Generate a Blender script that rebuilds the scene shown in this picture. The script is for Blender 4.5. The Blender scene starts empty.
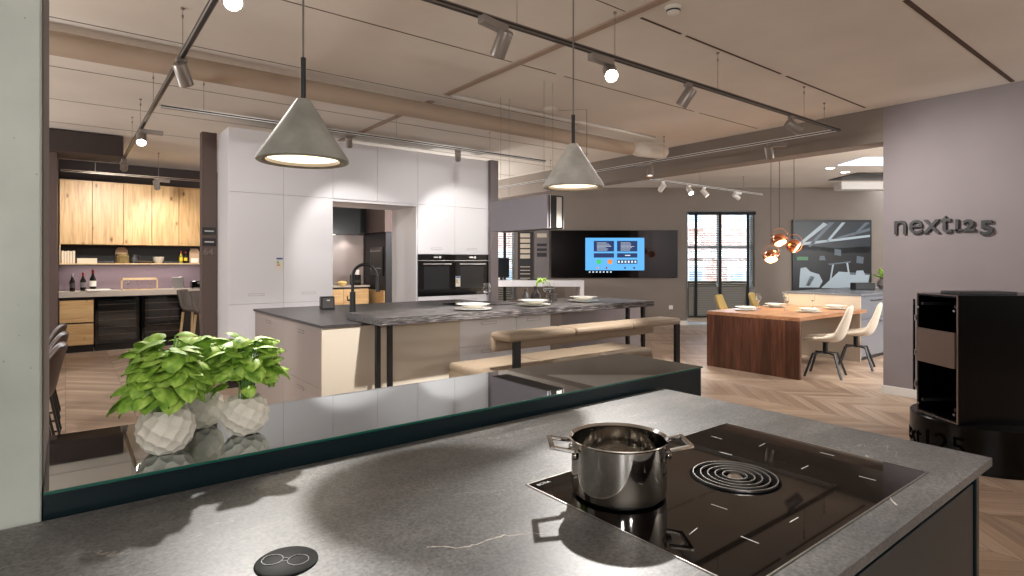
import bpy, bmesh, math, random
from mathutils import Vector, Matrix, Euler
random.seed(7)
PI = math.pi
sc = bpy.context.scene
COL = sc.collection
ANG = math.radians(52.1)                       # view direction measured from the X axis of the building grid
FX, FY = math.cos(ANG), math.sin(ANG)
ROT = ANG - PI/2                               # heading of the angled rear wall
def bk(lat, fw, z=0):                          # point in the frame of the angled rear wall
    return (lat*FY + fw*FX, -lat*FX + fw*FY, z)

# ------------------------------------------------------------------ materials
def lin(c):
    c = c/255.0
    return c/12.92 if c <= .04045 else ((c+.055)/1.055)**2.4
def rgb(r, g, b): return (lin(r), lin(g), lin(b), 1)
class NT:
    def __init__(s, name):
        s.m = bpy.data.materials.new(name); s.m.use_nodes = True
        s.t = s.m.node_tree; s.b = s.t.nodes['Principled BSDF']
    def n(s, typ, **kw):
        nd = s.t.nodes.new(typ)
        for k, v in kw.items():
            if k.startswith('i_'):
                nd.inputs[k[2:].replace('_', ' ')].default_value = v
            else: setattr(nd, k, v)
        return nd
    def l(s, a, b): s.t.links.new(a, b)
    def math(s, op, a, b=None, c=None):
        nd = s.n('ShaderNodeMath', operation=op)
        for i, v in enumerate((a, b, c)):
            if v is None: continue
            if isinstance(v, (int, float)): nd.inputs[i].default_value = v
            else: s.l(v, nd.inputs[i])
        return nd.outputs[0]
    def ramp(s, fac, stops):
        r = s.n('ShaderNodeValToRGB'); e = r.color_ramp.elements
        e[0].position, e[0].color = stops[0]; e[1].position, e[1].color = stops[-1]
        for p, c in stops[1:-1]:
            x = e.new(p); x.color = c
        s.l(fac, r.inputs[0]); return r.outputs[0]
    def bump(s, h, st, dist=.01):
        b = s.n('ShaderNodeBump'); b.inputs['Strength'].default_value = st; b.inputs['Distance'].default_value = dist
        s.l(h, b.inputs['Height']); s.l(b.outputs[0], s.b.inputs['Normal'])
def plain(name, c, rough=.5, metal=0, ior=None, noise=0, nscale=20, bump=0, coat=0, alpha=None, trans=0, sheen=0):
    k = NT(name); b = k.b
    b.inputs['Roughness'].default_value = rough; b.inputs['Metallic'].default_value = metal
    if ior: b.inputs['IOR'].default_value = ior
    if coat: b.inputs['Coat Weight'].default_value = coat; b.inputs['Coat Roughness'].default_value = .03
    if trans: b.inputs['Transmission Weight'].default_value = trans
    if sheen: b.inputs['Sheen Weight'].default_value = sheen
    col = rgb(*c); b.inputs['Base Color'].default_value = col
    if noise or bump:
        tc = k.n('ShaderNodeTexCoord'); nz = k.n('ShaderNodeTexNoise'); nz.inputs['Scale'].default_value = nscale
        nz.inputs['Detail'].default_value = 5; k.l(tc.outputs['Object'], nz.inputs['Vector'])
        if noise:
            lo = tuple(x*(1-noise) for x in col[:3])+(1,); hi = tuple(min(1, x*(1+noise)) for x in col[:3])+(1,)
            k.l(k.ramp(nz.outputs['Fac'], [(.3, lo), (.7, hi)]), b.inputs['Base Color'])
        if bump: k.bump(nz.outputs['Fac'], bump, .004)
    return k.m
def emis(name, c, st):
    k = NT(name); b = k.b; b.inputs['Base Color'].default_value = (0, 0, 0, 1)
    b.inputs['Emission Color'].default_value = rgb(*c); b.inputs['Emission Strength'].default_value = st
    k.m.cycles.emission_sampling = 'NONE'
    return k.m
def woodmat(name, dark, mid, light, axis=2, scale=1.0, rough=.45, knots=True, board=0):
    k = NT(name); tc = k.n('ShaderNodeTexCoord'); mp = k.n('ShaderNodeMapping')
    s = [14*scale]*3; s[axis] = 1.1*scale; mp.inputs['Scale'].default_value = s
    gi = k.n('ShaderNodeObjectInfo'); add = k.n('ShaderNodeVectorMath', operation='ADD'); mul = k.n('ShaderNodeVectorMath', operation='SCALE')
    mul.inputs[0].default_value = (3.1, 5.3, 7.7); k.l(gi.outputs['Random'], mul.inputs['Scale'])
    k.l(tc.outputs['Object'], add.inputs[0]); k.l(mul.outputs[0], add.inputs[1]); k.l(add.outputs[0], mp.inputs['Vector'])
    nz = k.n('ShaderNodeTexNoise'); nz.inputs['Scale'].default_value = 1.6; nz.inputs['Detail'].default_value = 8; nz.inputs['Distortion'].default_value = 1.2
    k.l(mp.outputs[0], nz.inputs['Vector'])
    colr = k.ramp(nz.outputs['Fac'], [(.25, rgb(*dark)), (.5, rgb(*mid)), (.75, rgb(*light))])
    if board:
        sx = k.n('ShaderNodeSeparateXYZ'); k.l(tc.outputs['Object'], sx.inputs[0])
        wn = k.n('ShaderNodeTexWhiteNoise', noise_dimensions='1D')
        k.l(k.math('FLOOR', k.math('MULTIPLY', sx.outputs[1 if axis != 1 else 0], 1/board)), wn.inputs['W'])
        mx = k.n('ShaderNodeMixRGB', blend_type='MULTIPLY'); mx.inputs[0].default_value = .8
        k.l(colr, mx.inputs[1]); k.l(k.ramp(wn.outputs['Value'], [(0, (.5, .5, .5, 1)), (1, (1.25, 1.25, 1.25, 1))]), mx.inputs[2]); colr = mx.outputs[0]
    if knots:
        m2 = k.n('ShaderNodeMapping'); m2.inputs['Scale'].default_value = (6, 6, 3.0); k.l(add.outputs[0], m2.inputs['Vector'])
        vo = k.n('ShaderNodeTexVoronoi'); vo.inputs['Scale'].default_value = 1.0; k.l(m2.outputs[0], vo.inputs['Vector'])
        kn = k.ramp(vo.outputs['Distance'], [(.05, (.30, .2, .12, 1)), (.16, (1, 1, 1, 1))])
        mx = k.n('ShaderNodeMixRGB', blend_type='MULTIPLY'); mx.inputs[0].default_value = 1
        k.l(colr, mx.inputs[1]); k.l(kn, mx.inputs[2]); colr = mx.outputs[0]
    k.l(colr, k.b.inputs['Base Color']); k.b.inputs['Roughness'].default_value = rough
    k.bump(nz.outputs['Fac'], .12, .003)
    return k.m
def floormat():
    k = NT('oak_chevron_floor'); tc = k.n('ShaderNodeTexCoord'); sx = k.n('ShaderNodeSeparateXYZ'); k.l(tc.outputs['Object'], sx.inputs[0])
    x, y = sx.outputs[0], sx.outputs[1]
    W, P = .52, .13
    pp = k.math('PINGPONG', x, W); yy = k.math('ADD', y, pp)
    ci = k.math('FLOOR', k.math('DIVIDE', x, W)); pi_ = k.math('FLOOR', k.math('DIVIDE', yy, P))
    cb = k.n('ShaderNodeCombineXYZ'); k.l(ci, cb.inputs[0]); k.l(pi_, cb.inputs[1])
    wn = k.n('ShaderNodeTexWhiteNoise', noise_dimensions='2D'); k.l(cb.outputs[0], wn.inputs['Vector'])
    base = k.ramp(wn.outputs['Value'], [(0, rgb(154, 130, 110)), (.5, rgb(176, 152, 131)), (1, rgb(194, 172, 151))])
    c2 = k.n('ShaderNodeCombineXYZ'); k.l(k.math('MULTIPLY', yy, 26), c2.inputs[0]); k.l(k.math('MULTIPLY', pp, 2.2), c2.inputs[1]); k.l(pi_, c2.inputs[2])
    nz = k.n('ShaderNodeTexNoise'); nz.inputs['Scale'].default_value = 1; nz.inputs['Detail'].default_value = 6; k.l(c2.outputs[0], nz.inputs['Vector'])
    mx = k.n('ShaderNodeMixRGB', blend_type='MULTIPLY'); mx.inputs[0].default_value = .7
    k.l(base, mx.inputs[1]); k.l(k.ramp(nz.outputs['Fac'], [(.3, (.62, .6, .58, 1)), (.7, (1.12, 1.12, 1.12, 1))]), mx.inputs[2])
    fr = k.math('FRACT', k.math('DIVIDE', yy, P)); g1 = k.math('LESS_THAN', fr, .025)
    fr2 = k.math('FRACT', k.math('DIVIDE', x, W)); g2 = k.math('LESS_THAN', fr2, .008)
    g = k.math('MAXIMUM', g1, g2)
    m2 = k.n('ShaderNodeMixRGB'); k.l(g, m2.inputs[0]); k.l(mx.outputs[0], m2.inputs[1]); m2.inputs[2].default_value = rgb(104, 78, 60)
    k.l(m2.outputs[0], k.b.inputs['Base Color']); k.b.inputs['Roughness'].default_value = .38
    return k.m
def stonemat():
    k = NT('dark_stone_ceramic'); tc = k.n('ShaderNodeTexCoord')
    n1 = k.n('ShaderNodeTexNoise'); n1.inputs['Scale'].default_value = 2.2; n1.inputs['Detail'].default_value = 9; n1.inputs['Roughness'].default_value = .65
    mp = k.n('ShaderNodeMapping'); mp.inputs['Rotation'].default_value = (0, 0, math.radians(-28)); mp.inputs['Scale'].default_value = (1.0, 3.2, 1)
    k.l(tc.outputs['Object'], mp.inputs['Vector']); k.l(mp.outputs[0], n1.inputs['Vector'])
    n2 = k.n('ShaderNodeTexNoise'); n2.inputs['Scale'].default_value = 170; n2.inputs['Detail'].default_value = 3; k.l(tc.outputs['Object'], n2.inputs['Vector'])
    c1 = k.ramp(n1.outputs['Fac'], [(.3, rgb(66, 66, 67)), (.55, rgb(88, 87, 86)), (.75, rgb(114, 112, 109))])
    mx = k.n('ShaderNodeMixRGB', blend_type='MULTIPLY'); mx.inputs[0].default_value = 1
    k.l(c1, mx.inputs[1]); k.l(k.ramp(n2.outputs['Fac'], [(.3, (.45, .45, .45, 1)), (.7, (1.5, 1.5, 1.5, 1))]), mx.inputs[2])
    # thin pale veins: bands of a distorted noise
    n3 = k.n('ShaderNodeTexNoise'); n3.inputs['Scale'].default_value = 1.1; n3.inputs['Detail'].default_value = 6; n3.inputs['Roughness'].default_value = .6
    mp3 = k.n('ShaderNodeMapping'); mp3.inputs['Location'].default_value = (3.4, 1.9, 0); mp3.inputs['Rotation'].default_value = (0, 0, math.radians(-20)); mp3.inputs['Scale'].default_value = (.8, 2.2, 1)
    k.l(tc.outputs['Object'], mp3.inputs['Vector']); k.l(mp3.outputs[0], n3.inputs['Vector'])
    d = k.math('ABSOLUTE', k.math('SUBTRACT', n3.outputs['Fac'], .5))
    v = k.math('LESS_THAN', d, .0022)
    n4 = k.n('ShaderNodeTexNoise'); n4.inputs['Scale'].default_value = 5; k.l(tc.outputs['Object'], n4.inputs['Vector'])
    v2 = k.math('MULTIPLY', v, k.ramp(n4.outputs['Fac'], [(.5, (0, 0, 0, 1)), (.7, (.25, .25, .25, 1))]))
    m2 = k.n('ShaderNodeMixRGB'); k.l(v2, m2.inputs[0]); k.l(mx.outputs[0], m2.inputs[1]); m2.inputs[2].default_value = rgb(210, 206, 198)
    k.l(m2.outputs[0], k.b.inputs['Base Color']); k.b.inputs['Roughness'].default_value = .42
    k.bump(n2.outputs['Fac'], .15, .0008)
    return k.m
def concretemat(name, c, scale=3, pits=True):
    k = NT(name); tc = k.n('ShaderNodeTexCoord')
    n1 = k.n('ShaderNodeTexNoise'); n1.inputs['Scale'].default_value = scale; n1.inputs['Detail'].default_value = 8; k.l(tc.outputs['Object'], n1.inputs['Vector'])
    lo = rgb(*[x*.86 for x in c]); hi = rgb(*[min(255, x*1.08) for x in c])
    col = k.ramp(n1.outputs['Fac'], [(.3, lo), (.7, hi)])
    if pits:
        vo = k.n('ShaderNodeTexVoronoi'); vo.inputs['Scale'].default_value = 30; k.l(tc.outputs['Object'], vo.inputs['Vector'])
        mx = k.n('ShaderNodeMixRGB', blend_type='MULTIPLY'); mx.inputs[0].default_value = 1
        k.l(col, mx.inputs[1]); k.l(k.ramp(vo.outputs['Distance'], [(.03, (.6, .6, .57, 1)), (.07, (1, 1, 1, 1))]), mx.inputs[2]); col = mx.outputs[0]
    k.l(col, k.b.inputs['Base Color']); k.b.inputs['Roughness'].default_value = .8
    k.bump(n1.outputs['Fac'], .25, .004); return k.m
def brickmat():
    k = NT('pale_brick'); tc = k.n('ShaderNodeTexCoord'); sx = k.n('ShaderNodeSeparateXYZ'); k.l(tc.outputs['Object'], sx.inputs[0])
    cb = k.n('ShaderNodeCombineXYZ'); k.l(sx.outputs[0], cb.inputs[0]); k.l(sx.outputs[2], cb.inputs[1])
    br = k.n('ShaderNodeTexBrick'); br.inputs['Scale'].default_value = 3.2; br.inputs['Color1'].default_value = rgb(222, 196, 188); br.inputs['Color2'].default_value = rgb(208, 172, 164)
    br.inputs['Mortar'].default_value = rgb(214, 208, 204); k.l(cb.outputs[0], br.inputs['Vector']); k.l(br.outputs['Color'], k.b.inputs['Base Color'])
    k.b.inputs['Roughness'].default_value = .9; return k.m
def darkoak():
    k = NT('dark_textured_oak'); tc = k.n('ShaderNodeTexCoord'); mp = k.n('ShaderNodeMapping'); mp.inputs['Scale'].default_value = (5, 34, 60)
    k.l(tc.outputs['Object'], mp.inputs['Vector']); nz = k.n('ShaderNodeTexNoise'); nz.inputs['Scale'].default_value = 2; nz.inputs['Detail'].default_value = 8; nz.inputs['Distortion'].default_value = .6
    k.l(mp.outputs[0], nz.inputs['Vector'])
    k.l(k.ramp(nz.outputs['Fac'], [(.38, rgb(34, 32, 33)), (.5, rgb(74, 70, 70)), (.66, rgb(140, 134, 132))]), k.b.inputs['Base Color'])
    k.b.inputs['Roughness'].default_value = .36; k.bump(nz.outputs['Fac'], .5, .004); return k.m
def leafmat():
    k = NT('basil_leaf'); tc = k.n('ShaderNodeTexCoord'); nz = k.n('ShaderNodeTexNoise'); nz.inputs['Scale'].default_value = 38; k.l(tc.outputs['Object'], nz.inputs['Vector'])
    k.l(k.ramp(nz.outputs['Fac'], [(.3, rgb(96, 138, 42)), (.5, rgb(136, 176, 62)), (.7, rgb(178, 208, 98))]), k.b.inputs['Base Color'])
    k.b.inputs['Roughness'].default_value = .55; k.b.inputs['Subsurface Weight'].default_value = .0
    k.bump(nz.outputs['Fac'], .3, .003); return k.m

MT = dict(
 olive=plain('olive_render', (96, 90, 70), .9),
 splash=plain('warm_grey_splashback', (150, 136, 130), .25), wallb=plain('warm_brown_wall', (128, 118, 109), .85, noise=.04, nscale=2),  # wallb: browner tone than the mauve grey wall
 joint_black=plain('matt_black_filter', (3, 3, 3), .9, ior=1.1),
 drum=plain('black_satin_lacquer', (5, 4, 4), .25, ior=1.3),
 vein=plain('stone_vein', (196, 190, 180), .5),
 floor=floormat(), stone=stonemat(),
 ceiling=plain('beige_ceiling_paint', (220, 214, 205), .9, noise=.05, nscale=1.5),
 joint=plain('ceiling_joint', (84, 68, 58), .9), jointl=plain('ceiling_joint_cover', (160, 140, 124), .8),
 wall=plain('mauve_grey_wall_paint', (134, 126, 128), .85, noise=.04, nscale=2),
 walldk=plain('dark_wall_paint', (58, 48, 46), .8), taupe=plain('taupe_column_paint', (92, 77, 73), .75),
 whitetrim=plain('white_skirting', (225, 222, 218), .5),
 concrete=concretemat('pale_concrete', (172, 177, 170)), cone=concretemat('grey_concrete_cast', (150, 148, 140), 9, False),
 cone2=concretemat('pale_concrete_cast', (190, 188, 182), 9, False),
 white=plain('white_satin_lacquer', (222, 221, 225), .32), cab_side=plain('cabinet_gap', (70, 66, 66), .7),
 cream=plain('cream_glass_front', (206, 196, 180), .15), mauve=plain('taupe_lacquer_front', (144, 134, 129), .35),
 dkwork=plain('graphite_worktop', (62, 60, 60), .34, noise=.15, nscale=60), darkoak=darkoak(),
 oak=woodmat('knotty_oak', (164, 124, 78), (196, 158, 108), (214, 180, 132)),
 oakh=woodmat('knotty_oak_horizontal', (170, 130, 82), (198, 160, 110), (214, 180, 132), axis=0),
 lightoak=plain('light_oak_edge', (214, 184, 140), .5, noise=.1, nscale=30),
 walnut=woodmat('walnut_veneer', (60, 33, 22), (86, 51, 35), (112, 72, 52), rough=.3, knots=False, board=.09),
 walnuth=woodmat('walnut_top', (120, 78, 52), (160, 112, 78), (186, 138, 100), axis=0, rough=.3, knots=False),
 glassdk=plain('dark_backed_glass', (176, 184, 184), .02, 1), glassedge=plain('green_glass_edge', (24, 84, 72), .2),
 teal=plain('dark_teal_lacquer', (17, 30, 34), .28, ior=1.35), black=plain('black_matt_metal', (14, 14, 15), .4), blackg=plain('black_gloss_glass', (6, 6, 7), .04, ior=1.6),
 hob=plain('black_ceramic_glass', (4, 3, 3), .03, ior=1.5), steel=plain('polished_steel', (200, 197, 192), .07, 1), brush=plain('brushed_steel', (175, 172, 168), .3, 1),
 printw=plain('white_print', (190, 190, 188), .5), grey=plain('grey_fixture_metal', (150, 143, 137), .35, .6), track=plain('anodised_track', (128, 118, 110), .35, .6),
 trackw=plain('white_track', (226, 224, 220), .4), vase=plain('offwhite_faceted_ceramic', (216, 210, 198), .75, noise=.05, nscale=90),
 leaf=leafmat(), stem=plain('green_stem', (96, 140, 52), .5), soil=plain('dark_soil', (50, 36, 26), .95, noise=.4, nscale=90),
 leather=plain('taupe_leather', (150, 133, 113), .42, noise=.06, nscale=40, bump=.12), leatherd=plain('dark_seam', (96, 82, 68), .7),
 china=plain('glazed_offwhite_china', (232, 229, 220), .15), pewter=plain('charcoal_ceramic', (60, 56, 55), .45),
 glass=plain('clear_glass', (250, 252, 252), .0, ior=1.45, trans=1), fabric=plain('cream_fabric', (206, 194, 176), .9, noise=.08, nscale=120, bump=.2, sheen=.2),
 mustard=plain('mustard_fabric', (178, 152, 92), .85, noise=.1, nscale=90), brown=plain('brown_leather', (74, 58, 50), .45), greyleath=plain('grey_brown_leather', (92, 84, 78), .45),
 copper=plain('polished_copper', (214, 140, 104), .16, 1), lens=emis('lit_lamp_lens', (255, 247, 232), 40), lensd=emis('dim_lamp_lens', (255, 236, 205), 6),
 inner=emis('glowing_pendant_diffuser', (255, 232, 196), 2.2), cop_in=emis('glowing_copper_bulb', (255, 220, 150), 9), sky=emis('skylight_panel', (220, 232, 250), 1.6),
 purple=plain('mauve_splashback', (128, 112, 120), .3), stoneb=plain('beige_grey_worktop', (170, 158, 146), .4, noise=.1, nscale=80),
 winegl=plain('wine_bottle_glass', (14, 16, 12), .08), label=plain('paper_label', (226, 220, 208), .7), redcap=plain('red_foil', (140, 28, 30), .4),
 oil=plain('olive_oil_bottle', (150, 140, 30), .1), pasta=plain('pasta', (222, 190, 120), .7, noise=.3, nscale=60), paper=plain('kraft_paper', (190, 160, 130), .8),
 page=plain('book_paper', (222, 206, 182), .8), pipe=plain('beige_painted_pipe', (178, 160, 142), .95), detw=plain('white_plastic', (222, 218, 208), .45),
 signg=plain('dark_sign_face', (34, 34, 37), .4), plaque=plain('black_plaque', (22, 20, 20), .4), num=plain('grey_number', (120, 110, 106), .6),
 sgreen=plain('sticker_green', (70, 160, 80), .5), syellow=plain('sticker_yellow', (220, 190, 40), .5), sred=plain('sticker_red', (200, 60, 40), .5), sblue=plain('sticker_blue', (50, 90, 160), .5),
 scr=emis('screen_blue', (92, 176, 238), 1.0), scrd=emis('screen_navy', (16, 46, 100), .9), scrw=emis('screen_white', (225, 238, 250), 1.0), scrg=emis('screen_green', (60, 200, 100), 1.0), scro=emis('screen_orange', (240, 140, 50), 1.0), scrt=emis('screen_pale', (130, 200, 245), 1.0),
 hoodm=plain('graphite_hood', (142, 136, 144), .35), bgisl=plain('blue_grey_lacquer', (112, 116, 124), .25), beigefr=plain('beige_lacquer', (196, 184, 166), .4), bronze=plain('bronze_drawer_front', (122, 104, 94), .35, .4),
 brick=brickmat(), outwhite=plain('white_render', (226, 232, 236), .9), outwin=plain('blue_window_frame', (205, 222, 235), .5), outglass=plain('facade_glass', (170, 198, 222), .4),
 blind=plain('blind_slat', (120, 118, 112), .5), tape=plain('black_blind_tape', (14, 15, 20), .8), socket=plain('black_socket_lid', (7, 7, 7), .6, ior=1.25), cable=plain('grey_cable', (110, 104, 100), .5),
 art0=plain('print_black', (16, 18, 21), .4), art1=plain('print_grey', (86, 98, 108), .4), art2=plain('print_white', (158, 174, 184), .4), art3=plain('print_slate', (32, 40, 48), .4), art4=plain('print_green', (70, 120, 80), .4),
 oven=plain('oven_glass', (10, 10, 12), .06, ior=1.6), ovenwin=plain('oven_window', (38, 40, 42), .1, ior=1.6), samp1=plain('sample_cream', (190, 178, 160), .5), samp2=plain('sample_grey', (110, 104, 104), .5), samp3=plain('sample_dark', (40, 38, 42), .5),
)

# ------------------------------------------------------------------ mesh builder
class B:
    def __init__(s): s.bm = bmesh.new(); s.m = 0; s.c = 0
    def _mark(s):
        s.bm.faces.ensure_lookup_table()
        for f in s.bm.faces[s.c:]: f.material_index = s.m
        s.c = len(s.bm.faces)
    def box(s, x0, x1, y0, y1, z0, z1, bev=0, seg=1, mat=None):
        t = bmesh.new(); bmesh.ops.create_cube(t, size=1)
        dx, dy, dz = abs(x1-x0), abs(y1-y0), abs(z1-z0)
        for v in t.verts: v.co = Vector((v.co.x*dx+(x0+x1)/2, v.co.y*dy+(y0+y1)/2, v.co.z*dz+(z0+z1)/2))
        if bev: bmesh.ops.bevel(t, geom=list(t.edges), offset=min(bev, min(dx, dy, dz)*.49), segments=seg, affect='EDGES', profile=.5)
        return s._join(t, mat)
    def _join(s, t, mat=None):
        mp = {}
        for v in t.verts: mp[v] = s.bm.verts.new(mat @ v.co if mat else v.co)
        for f in t.faces:
            try:
                nf = s.bm.faces.new([mp[v] for v in f.verts]); nf.material_index = s.m
            except ValueError: pass
        t.free(); s.c = len(s.bm.faces); return s
    def lathe(s, prof, c=(0, 0, 0), n=32, mat=None, close=False):
        rings = []
        for r, z in prof:
            if r < 1e-6: rings.append([s.bm.verts.new(mat @ Vector((c[0], c[1], c[2]+z)) if mat else (c[0], c[1], c[2]+z))])
            else:
                ring = []
                for i in range(n):
                    p = Vector((c[0]+r*math.cos(2*PI*i/n), c[1]+r*math.sin(2*PI*i/n), c[2]+z))
                    ring.append(s.bm.verts.new(mat @ p if mat else p))
                rings.append(ring)
        prs = list(zip(rings, rings[1:]))
        if close: prs.append((rings[-1], rings[0]))
        for a, b in prs:
            if len(a) == 1 and len(b) == 1: continue
            for i in range(n):
                j = (i+1) % n
                if len(a) == 1: fs = (a[0], b[j], b[i])
                elif len(b) == 1: fs = (a[i], a[j], b[0])
                else: fs = (a[i], a[j], b[j], b[i])
                s.bm.faces.new(fs)
        s._mark(); return s
    def tube(s, pts, r, n=8, closed=False):
        pts = [Vector(p) for p in pts]; N = len(pts); rs = r if isinstance(r, (list, tuple)) else [r]*N
        rings = []; up = None
        for i, p in enumerate(pts):
            if closed: d = pts[(i+1) % N]-pts[i-1]
            else: d = pts[min(i+1, N-1)]-pts[max(i-1, 0)]
            d.normalize()
            if up is None: up = Vector((0, 0, 1)) if abs(d.z) < .9 else Vector((1, 0, 0))
            u = (up-d*up.dot(d)); u.normalize(); w = d.cross(u); up = u
            rings.append([s.bm.verts.new(p+(u*math.cos(2*PI*k/n)+w*math.sin(2*PI*k/n))*rs[i]) for k in range(n)])
        M_ = N if closed else N-1
        for i in range(M_):
            a, b = rings[i], rings[(i+1) % N]
            for k in range(n): s.bm.faces.new((a[k], a[(k+1) % n], b[(k+1) % n], b[k]))
        if not closed: s.bm.faces.new(rings[0][::-1]); s.bm.faces.new(rings[-1])
        s._mark(); return s
    def bar(s, p0, p1, w, h=None, bev=0):                      # square bar between two points
        p0, p1 = Vector(p0), Vector(p1); d = p1-p0; L = d.length
        q = d.to_track_quat('Z', 'Y' if abs(d.normalized().y) < .9 else 'X').to_matrix().to_4x4()
        return s.box(-w/2, w/2, -(h or w)/2, (h or w)/2, 0, L, bev, mat=Matrix.Translation(p0) @ q)
    def prism(s, pts, d):                                       # polygon pushed along d
        d = Vector(d); a = [s.bm.verts.new(p) for p in pts]; b = [s.bm.verts.new(Vector(p)+d) for p in pts]
        n = len(pts); s.bm.faces.new(a[::-1]); s.bm.faces.new(b)
        for i in range(n): s.bm.faces.new((a[i], a[(i+1) % n], b[(i+1) % n], b[i]))
        s._mark(); return s
    def mesh(s, name, mats, smooth=False, flipfix=True):
        if flipfix: bmesh.ops.recalc_face_normals(s.bm, faces=s.bm.faces)
        me = bpy.data.meshes.new(name); s.bm.to_mesh(me); s.bm.free()
        for m in (mats if isinstance(mats, (list, tuple)) else [mats]): me.materials.append(MT[m] if isinstance(m, str) else m)
        if smooth:
            me.polygons.foreach_set('use_smooth', [True]*len(me.polygons))
            try: me.set_sharp_from_angle(angle=math.radians(40))
            except Exception: pass
        return me
def part(name, b, mats, parent, smooth=False, label=None, loc=(0, 0, 0), rot=(0, 0, 0)):
    o = bpy.data.objects.new(name, b.mesh(name, mats, smooth)); COL.objects.link(o); o.parent = parent; o.location = loc; o.rotation_euler = rot
    if label: o['label'] = label
    return o
def tagit(o, label, cat, group=None, kind=None):
    o['label'] = label
    o['category'] = cat
    if group: o['group'] = group
    if kind: o['kind'] = kind
def thing(name, label, cat, loc=(0, 0, 0), rz=0, group=None):
    o = bpy.data.objects.new(name, None); o.empty_display_size = .05; COL.objects.link(o); o.location = loc; o.rotation_euler = (0, 0, rz)
    tagit(o, label, cat, group); return o
def solo(name, b, mats, label, cat, loc=(0, 0, 0), rz=0, group=None, smooth=False):
    o = part(name, b, mats, None, smooth); o.location = loc; o.rotation_euler = (0, 0, rz); tagit(o, label, cat, group); return o
def struct(name, b, mats, loc=(0, 0, 0), rz=0, label=None):
    o = part(name, b, mats, None); o.location = loc; o.rotation_euler = (0, 0, rz); o['kind'] = 'structure'
    if label: o['label'] = label; o['category'] = name.split('_')[0]
    return o
def copytree(o, loc, rz=None, label=None, group=None, parent=None):
    c = o.copy(); COL.objects.link(c)
    if parent is not None: c.parent = parent
    else:
        c.location = loc
        if rz is not None: c.rotation_euler[2] = rz
        if label: c['label'] = label
        if group: c['group'] = group
    for ch in list(o.children): copytree(ch, None, parent=c)
    return c
def textmesh(txt, size, depth, mat, name, parent=None, loc=(0, 0, 0), rot=(0, 0, 0), sx=1, off=0, bend=None, spacing=1):
    cu = bpy.data.curves.new('txt', 'FONT'); cu.body = txt; cu.size = size; cu.extrude = depth/2; cu.offset = off; cu.space_character = spacing
    cu.resolution_u = 4
    t = bpy.data.objects.new('txt', cu); COL.objects.link(t); bpy.context.view_layer.update()
    me = bpy.data.meshes.new_from_object(t); bpy.data.objects.remove(t)
    if sx != 1:
        for v in me.vertices: v.co.x *= sx
    if bend:
        for v in me.vertices: v.co = bend(v.co)
    me.materials.clear(); me.materials.append(MT[mat])
    o = bpy.data.objects.new(name, me); COL.objects.link(o); o.location = loc; o.rotation_euler = rot
    if parent: o.parent = parent
    return o

# ------------------------------------------------------------------ setting
CZ = 3.14
struct('floor', B().box(-5, 18, -4, 20, -.1, 0), 'floor')
struct('ceiling', B().box(-5, 7.39, -4, 13.2, CZ, CZ+.15).box(7.39, 14.5, -1, 13.2, CZ, CZ+.15), 'ceiling')
struct('wall_right', B().box(7.09, 7.39, -4, 2.47, 0, CZ), 'wall')
struct('wall_header', B().box(7.09, 7.39, 2.47, 11.2, 2.76, CZ), 'wallb')
struct('baseboard_right', B().box(7.072, 7.09, -4, 2.47, 0, .09, .003), 'whitetrim')
struct('baseboard_end', B().box(7.072, 7.39, 2.47, 2.485, 0, .09, .003), 'whitetrim')
n = 0
for y, a, b_, w in ((1.37, 4.3, 7.05, .035), (2.6, 3.16, 3.62, .018), (2.6, 3.68, 5.1, .018), (2.6, 5.2, 6.95, .018), (3.85, -1, 3.0, .007), (3.85, 3.05, 3.5, .007), (3.85, 3.6, 5.6, .007),
                    (3.85, 5.7, 6.95, .007), (5.1, -1, 5.0, .006), (6.38, -1, 6.5, .006), (7.65, -1, 7, .006), (8.9, -1, 7, .006), (3.85, -2, -1, .007), (2.6, -2, 3.0, .004)):
    n += 1; struct('trim_%d' % n, B().box(a, b_, y-w/2, y+w/2, CZ-.003, CZ+.01), 'joint')
for x, y0, y1 in ((3.05, .5, 5.0), (3.05, 5.3, 10)):
    n += 1; struct('trim_%d' % n, B().box(x-.035, x+.035, y0, y1, CZ-.012, CZ+.01, .004), 'jointl')
    n += 1; struct('trim_%d' % n, B().box(x+.035, x+.042, y0, y1, CZ-.004, CZ+.01), 'joint')
# concrete pillar at the left
struct('wall_pillar', B().box(-1.3, -.036, 1.42, 1.47, 0, 2.32, .003).box(-1.3, -.036, 1.42, 1.47, 2.323, CZ, .003), 'concrete')
struct('wall_pillar_side', B().box(-1.3, -.034, 1.472, 2.0, 0, CZ), 'wall')
# far wall (wine bar and rear kitchen) and left wall
struct('wall_far', B().box(-3, 6.2, 12.05, 12.25, 0, CZ), 'walldk')
struct('wall_rear', B().box(-5.2, 7.39, -4.2, -4, 0, CZ), 'walldk')
struct('wall_street', B().box(-5.2, -5, -4, 13.2, 0, CZ), 'taupe')
struct('wall_left', B().box(-.5, -.085, 9.5, 12.05, 0, CZ), 'taupe')
struct('baseboard_left', B().box(-.5, -.07, 9.48, 12.05, 0, .1, .003), 'whitetrim')
struct('wall_column', B().box(1.285, 1.452, 7.68, 7.8, 0, 3.0, .006), 'taupe')
struct('wall_tower_end', B().box(5.07, 5.2, 7.02, 7.75, 0, 2.98), 'wall')
struct('trim_soffit', B().box(-.5, .62, 9.3, 10.0, 2.86, CZ-.01, .01), 'walldk')
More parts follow.
